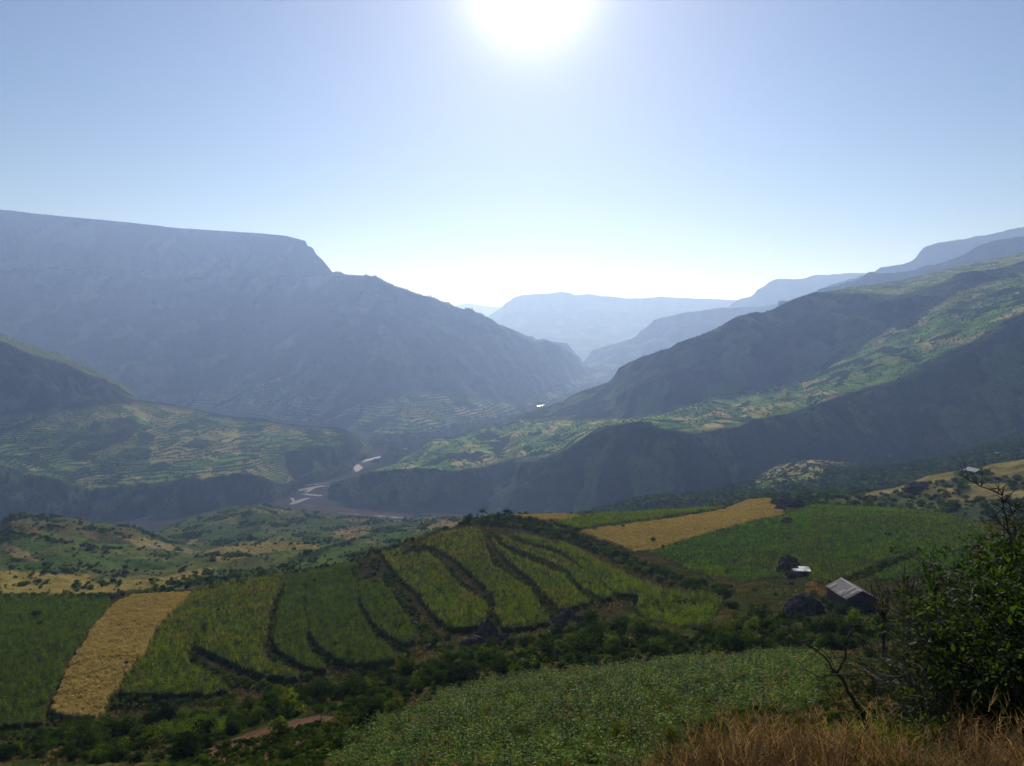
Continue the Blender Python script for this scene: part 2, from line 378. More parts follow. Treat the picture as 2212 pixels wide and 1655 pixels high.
face = mix3(face, OLIVE, sstep(0.05, 0.4, n)*0.4)
shelf = np.exp(-((s-2.5)/0.6)**2); face = mix3(face, (0.13, 0.14, 0.06), shelf*sstep(-0.2, 0.3, fbm(L.x/200, L.y/200, 3, 50))*0.8)
c = mix3(c, SCRUB, sstep(0.55, 0.68, tfL)*0.85)
col = mix3(face, c, 1-sstep(0.62, 0.85, s+0.25*fbm(L.x/350, L.y/350, 3, 51)))
L.build(col, 'huge hazy cliff topped mountain filling the left side above the river', 'mountain')

# --- left shelf of terraced fields ---------------------------------------------
S0 = [(-200, 1160, 1560), (0, 1140, 1600), (100, 1135, 1650), (257, 1129, 1690), (332, 1118, 1720), (395, 1114, 1735), (478, 1101, 1790), (560, 1090, 1840), (594, 1083, 1880), (621, 1074, 1930), (637, 1068, 1960), (634, 1056, 2020), (659, 1043, 2100), (715, 1032, 2170), (759, 1020, 2250), (768, 1000, 2400), (790, 985, 2500), (815, 962, 2800), (860, 950, 3000)]
S1 = [(-200, 1010, 1760), (0, 1008, 1780), (100, 1035, 1790), (199, 1063, 1790), (266, 1047, 1800), (349, 1047, 1820), (395, 1037, 1840), (457, 1034, 1860), (515, 1024, 1890), (540, 1022, 1910), (575, 1035, 1950), (610, 1050, 1990), (640, 1040, 2080), (700, 1020, 2200), (745, 1000, 2330), (765, 985, 2410), (780, 968, 2560), (800, 958, 2800), (860, 950, 3050)]
S2 = [(-200, 950, 2050), (0, 955, 2020), (120, 970, 2020), (250, 975, 2040), (400, 985, 2060), (520, 985, 2100), (590, 985, 2140), (650, 968, 2220), (720, 958, 2330), (755, 955, 2400), (775, 955, 2550), (800, 955, 2850), (860, 950, 3080)]
S3 = [(-200, 900, 2200), (0, 892, 2200), (100, 890, 2230), (206, 872, 2350), (290, 866, 2500), (313, 866, 2600), (361, 871, 2680), (413, 882, 2700), (481, 896, 2700), (516, 901, 2680), (567, 903, 2660), (598, 912, 2640), (653, 920, 2620), (722, 922, 2580), (746, 928, 2540), (760, 935, 2560), (771, 940, 2640), (784, 949, 2750), (796, 956, 2900), (860, 951, 3120)]
S4 = [(-200, 730, 2620), (0, 701, 2700), (24, 711, 2700), (45, 721, 2700), (89, 736, 2690), (138, 752, 2680), (168, 768, 2670), (206, 790, 2660), (254, 816, 2660), (275, 838, 2650), (296, 858, 2650), (313, 868, 2700), (361, 876, 2760), (413, 888, 2780), (598, 918, 2740), (746, 940, 2700), (800, 958, 3000), (860, 952, 3200)]
S5 = [(X, None, d+450, Z0-20) for X, Y, d in S4]
LS = Body('left_shelf', [S0, S1, S2, S3, S4, S5], [60, 60, 90, 60, 6], -80, 860, 1.9, M_MID, 2)
s = LS.B
bluff = sstep(0.05, 0.3, s)*(1-sstep(0.85, 1.2, s)); up = sstep(3.0, 3.3, s)*np.clip((3.75-s)/0.2, 0, 1)*np.clip((285-LS.X)/90, 0, 1)
LS.Z += bluff*16*ridged(LS.a[None, :]*1900/90, LS.y/400, 4, 61)
Dc_, Zc_ = LS.D[LS.B[:, 0] == 4][0], LS.Z[LS.B[:, 0] == 4][0]
cap_ = Zc_[None, :]-0.22*(Dc_[None, :]-LS.D); b3 = (s > 3) & (s < 4) & (LS.X < 300)
wb_ = np.clip((290-LS.X)/90, 0, 1)*b3; LS.Z = LS.Z*(1-wb_)+np.minimum(LS.Z+(s-3)*45, cap_)*wb_
LS.Z += up*42*ridged((LS.a[None, :]*2600+LS.y*0.5)/190, LS.y/700, 5, 62)
sh = sstep(0.9, 1.15, s)*(1-sstep(2.85, 3.0, s))
LS.Z += sh*(11*fbm(LS.x/170, LS.y/260, 4, 63)-5*np.clip(ridged(LS.x/330+2, LS.y/700, 3, 65), 0.2, 2)) + sh*3*fbm(LS.x/40, LS.y/60, 3, 66)
tz, tf = terrace(LS.Z, 4.2, 0.35, 0.8*fbm(LS.x/260, LS.y/260, 3, 64)); LS.Z = LS.Z*(1-0.8*sh)+tz*0.8*sh
LS.Z += (s > 0.2)*(s < 4)*fbm(LS.x/30, LS.y/30, 3, 67)*1.6
LS.update()
c, r1, e = patch_colours(LS, 48, 75, 68, 0.52, 0.22)
face = np.zeros(LS.x.shape+(3,))+np.array(SCRUB); n = fbm(LS.x/80, LS.y/120, 5, 69)
face = mix3(face, (0.07, 0.085, 0.035), sstep(0.0, 0.4, n)*0.8); face = mix3(face, BROWN, sstep(0.25, 0.5, fbm(LS.x/60+7, LS.y/60, 4, 70))*0.5)
crestg = sstep(3.70, 3.78, s)*(LS.X < 300); face = mix3(face, (0.13, 0.15, 0.05), crestg*0.8)
c = mix3(c, (0.10, 0.135, 0.045), 0.25*np.ones(c.shape[:2]))
col = mix3(face, c, sh)
# banks between the terraces carry scrub
col = mix3(col, SCRUB, sh*sstep(0.62, 0.7, tf)*sstep(-0.35, 0.0, fbm(LS.x/140, LS.y/140, 3, 168))*0.85)
LS.build(col, 'broad shelf of small terraced fields on the left above the river bluff', 'terraced_hillside')

# --- right-hand flank: dark front slope, lit terraced shelf, dark upper slope ----------
C0 = [(640, None, 1900, Z0-14), (690, 1082, 1900), (760, 1096, 1850), (850, 1099, 1830), (1040, 1109, 1795), (1300, 1106, 1800), (1450, 1092, 1850), (1620, 1075, 1930), (1744, 1060, 1990), (2000, 1000, 1990), (2213, 940, 1980), (2420, 900, 1960)]
C1 = [(640, None, 2050, Z0-14), (690, None, 2060, Z0-4), (715, 1052, 2060), (736, 1050, 2030), (770, 1038, 2000), (804, 1023, 1985), (879, 1014, 1970), (992, 1016, 1960), (1037, 1010, 1980), (1086, 999, 2010), (1123, 990, 2030), (1176, 988, 2050), (1205, 980, 2070), (1232, 968, 2090), (1270, 943, 2120), (1292, 931, 2130), (1330, 918, 2150), (1360, 911, 2160), (1379, 909, 2160), (1401, 914, 2165), (1425, 925, 2170), (1454, 929, 2180), (1500, 936, 2190), (1540, 930, 2210), (1597, 922, 2260), (1627, 907, 2290), (1702, 892, 2340), (1759, 875, 2380), (1815, 855, 2420), (1864, 843, 2440), (1928, 823, 2460), (1984, 802, 2480), (2022, 776, 2490), (2093, 742, 2510), (2154, 701, 2530), (2213, 674, 2540), (2420, 610, 2560)]
C2 = [(640, None, 2150, Z0-14), (690, None, 2160, Z0-6), (715, 1046, 2110), (789, 1021, 2240), (856, 1003, 2340), (871, 988, 2380), (894, 976, 2430), (917, 963, 2480), (932, 950, 2540), (984, 940, 2620), (1029, 927, 2720), (1067, 920, 2790), (1097, 911, 2870), (1127, 906, 2950), (1240, 908, 2980), (1380, 903, 3020), (1424, 892, 3030), (1484, 875, 3040), (1541, 855, 3050), (1633, 845, 3050), (1744, 813, 3060), (1827, 768, 3060), (1880, 735, 3060), (1939, 701, 3060), (2003, 674, 3080), (2071, 628, 3120), (2213, 584, 3250), (2420, 510, 3350)]
C3 = [(640, None, 2300, Z0-14), (690, None, 2260, Z0-8), (715, 1046, 2200), (789, 1025, 2330), (871, 996, 2500), (932, 958, 2680), (1029, 932, 2900), (1097, 911, 3150), (1127, 895, 3260), (1157, 884, 3330), (1191, 875, 3400), (1217, 867, 3440), (1232, 855, 3460), (1262, 842, 3520), (1292, 833, 3580), (1315, 824, 3620), (1326, 812, 3650), (1332, 803, 3660), (1336, 794, 3660), (1356, 783, 3640), (1390, 768, 3600), (1406, 764, 3570), (1428, 755, 3540), (1447, 751, 3520), (1462, 740, 3500), (1481, 733, 3500), (1507, 725, 3500), (1533, 714, 3510), (1552, 706, 3520), (1575, 691, 3530), (1593, 682, 3540), (1616, 676, 3560), (1633, 672, 3570), (1646, 674, 3580), (1669, 667, 3600), (1695, 654, 3620), (1729, 640, 3650), (1759, 631, 3660), (1834, 632, 3580), (1939, 640, 3450), (2060, 606, 3480), (2213, 566, 3600), (2420, 500, 3650)]
C4 = [(640, None, 2600, Z0-20), (1300, None, 4200, Z0-20), (1700, None, 4300, -250), (1750, 636, 3850), (1796, 627, 3950), (1834, 621, 4050), (1939, 606, 4100), (2060, 577, 4120), (2213, 545, 4150), (2420, 480, 4200)]
C5 = [(640, None, 3000, Z0-20), (1700, None, 4800, Z0-20), (1800, None, 4600, -100), (2420, None, 4700, 250)]
foot = np.array([(p[0], p[2]) for p in C0])
C1 = [p if len(p) == 4 else (p[0], p[1], float(np.interp(p[0], foot[:, 0], foot[:, 1]))+(p[2]-float(np.interp(p[0], foot[:, 0], foot[:, 1])))*float(np.interp(p[0], [1000, 1200], [0.85, 0.62]))) for p in C1]
C1 = [p if len(p) == 4 else (p[0], p[1], p[2]+170*math.exp(-((p[0]-1086)/26)**2)) for p in C1]
C0, C1, C2, C3, C4, C5 = [pull(c_, [1080, 1420], [1.0, 0.74]) for c_ in (C0, C1, C2, C3, C4, C5)]
R = Body('right', [C0, C1, C2, C3, C4, C5], [110, 120, 90, 40, 5], 640, 2380, 2.1, M_MID, 1)
s = R.B
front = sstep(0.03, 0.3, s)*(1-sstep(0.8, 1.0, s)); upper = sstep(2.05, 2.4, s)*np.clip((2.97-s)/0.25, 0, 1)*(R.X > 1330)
lat = R.a[None, :]*2000
R.Z += front*34*(ridged((lat*1.0+R.y*0.9)/330, R.y/900, 5, 71, 0.55)-0.15)
R.Z += upper*60*(ridged((R.a[None, :]*3300+R.y*1.1)/420, R.y/1500, 4, 72, 0.5)-0.1)
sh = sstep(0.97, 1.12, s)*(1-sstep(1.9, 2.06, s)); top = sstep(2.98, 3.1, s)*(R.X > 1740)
R.Z += sh*(9*fbm(R.x/120, R.y/200, 4, 73)-14*np.clip(ridged((R.x+0.4*R.y)/210, R.y/1200, 3, 75)-0.25, 0, 1))
tz, tf = terrace(R.Z, 4.5, 0.35, 0.9*fbm(R.x/240, R.y/240, 3, 74)); w = np.clip(sh+top*0.5, 0, 1)
R.Z = R.Z*(1-0.8*w)+tz*0.8*w
R.Z += (s > 0.1)*(s < 2.97)*(R.X > 700)*fbm(R.x/32, R.y/32, 4, 76)*2.2
R.Z = np.where((R.X < 735) & (s < 1.4), np.minimum(R.Z, Z0-2+sstep(700, 735, R.X)*60), R.Z)
R.update()
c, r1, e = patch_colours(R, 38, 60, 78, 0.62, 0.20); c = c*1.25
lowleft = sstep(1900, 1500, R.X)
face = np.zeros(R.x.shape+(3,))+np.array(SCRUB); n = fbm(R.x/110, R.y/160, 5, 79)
face = mix3(face, (0.085, 0.115, 0.035), sstep(0.0, 0.3, n)*0.85); face = mix3(face, BROWN, sstep(0.2, 0.45, fbm(R.x/70+7, R.y/70, 4, 80))*0.4)  # olive patches brightened in colour to suggest sunlit spurs
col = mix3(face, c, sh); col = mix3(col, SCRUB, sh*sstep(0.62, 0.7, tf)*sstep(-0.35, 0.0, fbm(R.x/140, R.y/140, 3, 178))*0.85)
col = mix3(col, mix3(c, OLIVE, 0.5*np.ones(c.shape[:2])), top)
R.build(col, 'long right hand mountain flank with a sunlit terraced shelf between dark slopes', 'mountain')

# --- low ground at the foot of the right flank -------------------------------------
P0 = [(1150, None, 900, -330), (1250, 1112, 900), (1433, 1077, 900), (1612, 1062, 880), (1869, 1066, 820), (2002, 1045, 780), (2213, 1010, 760), (2420, 980, 760)]
P1 = [(1150, None, 1250, -380), (1250, 1114, 1200), (1400, 1080, 1280), (1500, 1068, 1300), (1620, 1043, 1350), (1700, 1030, 1380), (1900, 1015, 1380), (2213, 972, 1300), (2420, 935, 1300)]
P2 = [(1150, None, 1700, Z0-8), (1250, 1117, 1650), (1400, 1090, 1700), (1560, 1070, 1740), (1620, 1040, 1800), (1680, 1004, 1860), (1750, 990, 1900), (1850, 1000, 1900), (1950, 1003, 1860), (2100, 965, 1800), (2213, 932, 1780), (2420, 890, 1780)]
P3 = [(X, None, 2150, -445) for X in (1150, 1500)]+[(1800, None, 2150, -420), (2420, None, 2150, -360)]
Pm = [(1150, None, 700, -250), (1250, 1128, 690), (1433, 1122, 690), (1612, 1102, 690), (1869, 1105, 660), (2002, 1080, 640), (2213, 1050, 620), (2420, 1020, 620)]
P1, P2, P3 = [pull(c_, [1150, 1420], [0.82, 0.74]) for c_ in (P1, P2, P3)]
P = Body('foot', [Pm, P0, P1, P2, P3], [30, 50, 70, 8], 1160, 2380, 2.6, M_MID, 2)
s = P.B; P.Z += np.clip((3-s)/0.2, 0, 1)*(6*fbm(P.x/110, P.y/150, 4, 91)+2*fbm(P.x/20, P.y/20, 3, 92))
patch = inpoly(P.X+9*fbm(P.x/40, P.y/40, 3, 96), P.Y+5*fbm(P.x/40+3, P.y/40, 3, 97), [(1612, 1056), (1640, 1035), (1650, 1010), (1690, 992), (1740, 986), (1790, 992), (1860, 1000), (1850, 1008), (1780, 1010), (1775, 1030), (1720, 1046), (1680, 1052)]).astype(float); patch = blur_rows(patch, 2)
tz, tf = terrace(P.Z, 5.0, 0.4, 1.0*fbm(P.x/60, P.y/60, 3, 93)); tfP = tf; P.Z = P.Z*(1-0.8*patch)+tz*0.8*patch; P.update()
c, r1, e = patch_colours(P, 45, 60, 94, 0.2, 0.75); g = np.zeros(P.x.shape+(3,))+np.array(SCRUB)
g = mix3(g, (0.06, 0.08, 0.03), sstep(0, 0.4, fbm(P.x/60, P.y/80, 4, 95))); 
c = mix3(c, SCRUB, sstep(0.58, 0.66, tf)*0.9)
P.build(mix3(g, c, patch), 'scrub covered lower slope with stepped straw coloured fields below the dark mountain face', 'hillside')

# --- rolling hills in the middle distance -------------------------------------------
M0 = [(-200, 1330, 300), (0, 1302, 318), (233, 1302, 320), (316, 1287, 325), (415, 1282, 330), (552, 1260, 335), (691, 1240, 345), (755, 1232, 350), (870, 1200, 370), (979, 1165, 390), (1100, 1150, 400), (1400, 1160, 420)]
M1 = [(-200, 1262, 450), (0, 1235, 470), (120, 1240, 480), (233, 1238, 500), (330, 1225, 540), (430, 1207, 580), (600, 1190, 600), (800, 1165, 640), (1000, 1135, 700), (1200, 1130, 750), (1400, 1130, 750)]
M2 = [(-200, 1120, 840), (0, 1132, 820), (25, 1111, 830), (54, 1109, 835), (100, 1115, 850), (158, 1114, 860), (208, 1126, 880), (249, 1130, 900), (291, 1136, 900), (316, 1150, 900), (360, 1172, 880), (430, 1180, 880), (520, 1165, 920), (700, 1150, 980), (850, 1140, 1000), (984, 1128, 1000), (1400, 1120, 1000)]
M3 = [(-200, None, 1150, -340), (260, None, 1150, -345), (291, 1162, 1150), (345, 1148, 1200), (374, 1129, 1250), (400, 1118, 1280), (436, 1109, 1310), (498, 1093, 1350), (530, 1088, 1360), (561, 1086, 1360), (594, 1096, 1350), (664, 1103, 1330), (706, 1110, 1320), (760, 1114, 1320), (797, 1118, 1320), (853, 1122, 1320), (887, 1122, 1300), (903, 1116, 1280), (937, 1114, 1260), (984, 1117, 1240), (1100, 1118, 1200), (1400, 1120, 1200)]
M4 = [(-200, None, 1500, Z0-6), (1400, None, 1560, Z0-6)]
M = Body('hills', [M0, M1, M2, M3, M4], [60, 110, 80, 10], -100, 1300, 2.2, M_HILL, 3)
s = M.B; M.Z += sstep(0.02, 0.6, s)*np.clip((3-s)/0.15, 0, 1)*np.where((s > 1.8) & (s < 2.1), 0.35, 1.0)*(0.5*fbm(M.x/7, M.y/7, 3, 117)+9*fbm(M.x/95, M.y/110, 4, 101)+1.6*fbm(M.x/22, M.y/22, 4, 102)-5*np.clip(ridged((M.x*0.8+M.y*0.3)/120, M.y/260, 3, 103)-0.1, 0, 1))
tz, tf = terrace(M.Z, 3.0, 0.35, 0.8*fbm(M.x/80, M.y/80, 3, 104)); w = 0.45*sstep(0.0, 0.3, fbm(M.x/150, M.y/150, 3, 105)); M.Z = M.Z*(1-w)+tz*w
M.update()
c, r1, e = patch_colours(M, 34, 60, 106, 0.86, 0.12, 0.04)
c = mix3(c*0.62, (0.060, 0.080, 0.024), 0.45*np.ones(c.shape[:2])); c = mix3(c, (0.085, 0.078, 0.030), sstep(0.0, 0.35, fbm(M.x/28, M.y/34, 5, 116))*0.6)
def poly_mask(b, poly, soft=0): return inpoly(b.X, b.Y, poly).astype(float)*(b.vis if soft == 0 else 1)
GOLDS = [[(0, 1232), (60, 1236), (130, 1238), (190, 1240), (200, 1262), (120, 1282), (0, 1284)], [(200, 1262), (330, 1250), (420, 1232), (470, 1225), (420, 1256), (250, 1280), (130, 1282)],
         [(440, 1195), (480, 1178), (540, 1170), (700, 1172), (690, 1184), (560, 1195), (480, 1216)], [(400, 1175), (410, 1166), (430, 1164), (410, 1180)],
         [(900, 1148), (905, 1125), (940, 1116), (1000, 1120), (1010, 1128), (960, 1140)], [(710, 1160), (735, 1140), (800, 1136), (805, 1148), (760, 1165)],
         [(230, 1150), (330, 1166), (425, 1190), (420, 1198), (300, 1180)], [(540, 1098), (600, 1100), (640, 1106), (560, 1108)], [(10, 1170), (60, 1195), (90, 1215), (40, 1205), (0, 1185)]]
for k, g in enumerate(GOLDS): c = mix3(c, (0.20, 0.155, 0.042) if k in (0, 1, 2) else (0.19, 0.145, 0.062), inpoly(M.X+5*fbm(M.x/15, M.y/15, 3, 107), M.Y+3*fbm(M.x/12, M.y/12, 3, 108), g).astype(float)*0.9)
c = mix3(c, BROWN, ((M.X < 300) & (M.Y < 1170) & (M.Y > 1118)).astype(float)*sstep(-0.1, 0.3, fbm(M.x/25, M.y/25, 4, 109))*0.8)
M.build(c, 'rolling green farmland hills between the near terraces and the river', 'hill')

# --- farm hill on the right --------------------------------------------------------
Q0 = [(1580, None, 440, -125), (1640, 1100, 440), (1786, 1100, 430), (1936, 1108, 410), (2060, 1120, 390), (2213, 1150, 360), (2420, 1160, 360)]
Q1 = [(1580, None, 520, -135), (1640, 1078, 540), (1750, 1074, 530), (1869, 1080, 510), (1936, 1086, 500), (2060, 1075, 470), (2213, 1080, 450), (2420, 1080, 450)]
Q2 = [(1580, None, 640, -150), (1640, 1070, 640), (1720, 1068, 620), (1869, 1062, 620), (1936, 1052, 600), (1970, 1040, 590), (2002, 1028, 580), (2040, 1020, 570), (2069, 1015, 565), (2085, 1013, 565), (2114, 1010, 565), (2143, 1001, 570), (2213, 991, 570), (2420, 975, 570)]
Q3 = [(1580, None, 900, -300), (2420, None, 900, -300)]
Q = Body('farmhill', [Q0, Q1, Q2, Q3], [40, 60, 8], 1590, 2380, 2.4, M_HILL, 2)
s = Q.B; Q.Z += np.clip((2-s)/0.15, 0, 1)*sstep(0, 0.3, s)*(3.2*fbm(Q.x/45, Q.y/45, 4, 111)+0.7*fbm(Q.x/9, Q.y/9, 3, 112)); Q.update()
c = np.zeros(Q.x.shape+(3,))+np.array((0.055, 0.075, 0.03)); c = mix3(c, (0.10, 0.09, 0.04), sstep(-0.1, 0.3, fbm(Q.x/30, Q.y/30, 4, 113)))
for g in ([(1860, 1068), (1936, 1054), (2002, 1030), (2060, 1018), (2060, 1034), (2000, 1048), (1940, 1062), (1880, 1076)], [(2105, 1008), (2213, 988), (2300, 980), (2300, 1038), (2213, 1036), (2150, 1030)],
          [(2085, 1045), (2180, 1042), (2170, 1060), (2100, 1062)], [(2040, 1070), (2110, 1062), (2213, 1060), (2300, 1060), (2300, 1072), (2120, 1080), (2060, 1085)], [(2020, 1056), (2060, 1054), (2070, 1064), (2030, 1066)], [(1720, 1070), (1770, 1066), (1790, 1074), (1740, 1078)]):
    c = mix3(c, (0.20, 0.165, 0.06), inpoly(Q.X+4*fbm(Q.x/10, Q.y/10, 3, 114), Q.Y+2*fbm(Q.x/10, Q.y/10, 3, 115), g).astype(float)*0.9)
Q.build(c, 'low hill on the right with straw coloured fields around the tin roofed farmhouse', 'hill')
# --- the near hillside with its terraces ---------------------------------------------
N0 = [(-600, None, 1.2, -1.72), (2800, None, 1.2, -1.62)]
N1 = [(-600, None, 5, -3.9), (1100, None, 5, -3.8), (1500, None, 5, -3.35), (2213, None, 5, -3.0), (2800, None, 5, -2.9)]
N2 = [(-600, None, 15, -11.6), (1100, None, 15, -11.0), (1500, None, 15, -9.4), (1700, None, 15, -8.8), (2213, None, 15, -8.0), (2800, None, 15, -7.6)]
N3 = [(-600, 1740, 100), (0, 1665, 100), (300, 1662, 92), (560, 1662, 84), (700, 1658, 72), (900, 1658, 64), (1100, 1657, 60), (1500, 1655, 48), (1700, 1620, 45), (2000, 1600, 42), (2300, 1585, 42), (2800, 1570, 42)]
N4 = [(-600, 1600, 125), (0, 1600, 125), (250, 1594, 120), (500, 1560, 115), (700, 1520, 112), (800, 1502, 112), (1000, 1480, 110), (1250, 1452, 108), (1400, 1440, 108), (1560, 1422, 110), (1750, 1412, 114), (2000, 1395, 116), (2300, 1385, 116), (2800, 1380, 116)]
N5 = [(-600, 1585, 140), (0, 1583, 142), (160, 1562, 145), (230, 1545, 147), (498, 1508, 150), (640, 1480, 153), (780, 1470, 152), (900, 1422, 157), (970, 1385, 162), (1060, 1372, 163), (1190, 1358, 166), (1300, 1335, 170), (1450, 1320, 172), (1600, 1310, 172), (1750, 1325, 162), (1900, 1310, 158), (2100, 1300, 158), (2300, 1290, 158), (2800, 1290, 158)]
N6 = [(-600, 1430, 190), (0, 1430, 190), (200, 1405, 196), (400, 1390, 200), (600, 1360, 205), (800, 1322, 210), (1000, 1290, 212), (1200, 1262, 220), (1400, 1245, 226), (1600, 1240, 220), (1800, 1228, 212), (2000, 1212, 208), (2300, 1200, 205), (2800, 1200, 205)]
N7 = [(-600, 1300, 290), (0, 1286, 290), (233, 1289, 288), (316, 1273, 290), (415, 1268, 293), (552, 1243, 298), (691, 1221, 305), (755, 1211, 308), (814, 1188, 314), (870, 1170, 318), (923, 1150, 322), (979, 1136, 326), (1009, 1122, 330), (1046, 1118, 334), (1102, 1117, 338), (1139, 1120, 340), (1233, 1135, 325), (1326, 1150, 318), (1450, 1145, 318), (1600, 1130, 322), (1750, 1118, 326), (1936, 1118, 312), (2060, 1128, 300), (2119, 1140, 290), (2300, 1150, 285), (2800, 1150, 285)]
N8 = [(-600, None, 305, -112), (0, None, 305, -110), (552, None, 312, -108), (755, None, 322, -107), (923, None, 336, -100), (1046, 1119, 350), (1102, 1113, 356), (1139, 1109, 365), (1250, 1108, 390), (1313, 1107, 400), (1450, 1102, 415), (1562, 1094, 430), (1600, 1084, 436), (1620, 1077, 440), (1658, 1070, 440), (1700, 1078, 436), (1745, 1086, 430), (1786, 1089, 420), (1936, 1098, 395), (2060, 1110, 365), (2119, 1126, 345), (2300, 1140, 335), (2800, 1140, 335)]
N9 = [(-600, None, 420, -190), (755, None, 430, -190), (1046, None, 480, -170), (1313, None, 620, -230), (1660, None, 650, -230), (2119, None, 500, -180), (2800, None, 480, -170)]
NB = Body('near', [N0, N1, N2, N3, N4, N5, N6, N7, N8, N9], [8, 12, 22, 90, 44, 90, 90, 44, 8], -420, 2760, 2.45, M_NEAR, 3)
s = NB.B
far = sstep(20, 60, NB.y)
NB.Z += sstep(3, 12, NB.y)*(0.18*fbm(NB.x/2.2, NB.y/2.2, 4, 121))+far*np.clip((8-s)/0.2, 0, 1)*(0.8*fbm(NB.x/24, NB.y/24, 3, 122)+0.25*fbm(NB.x/3.5, NB.y/3.5, 3, 123))
NB.update()

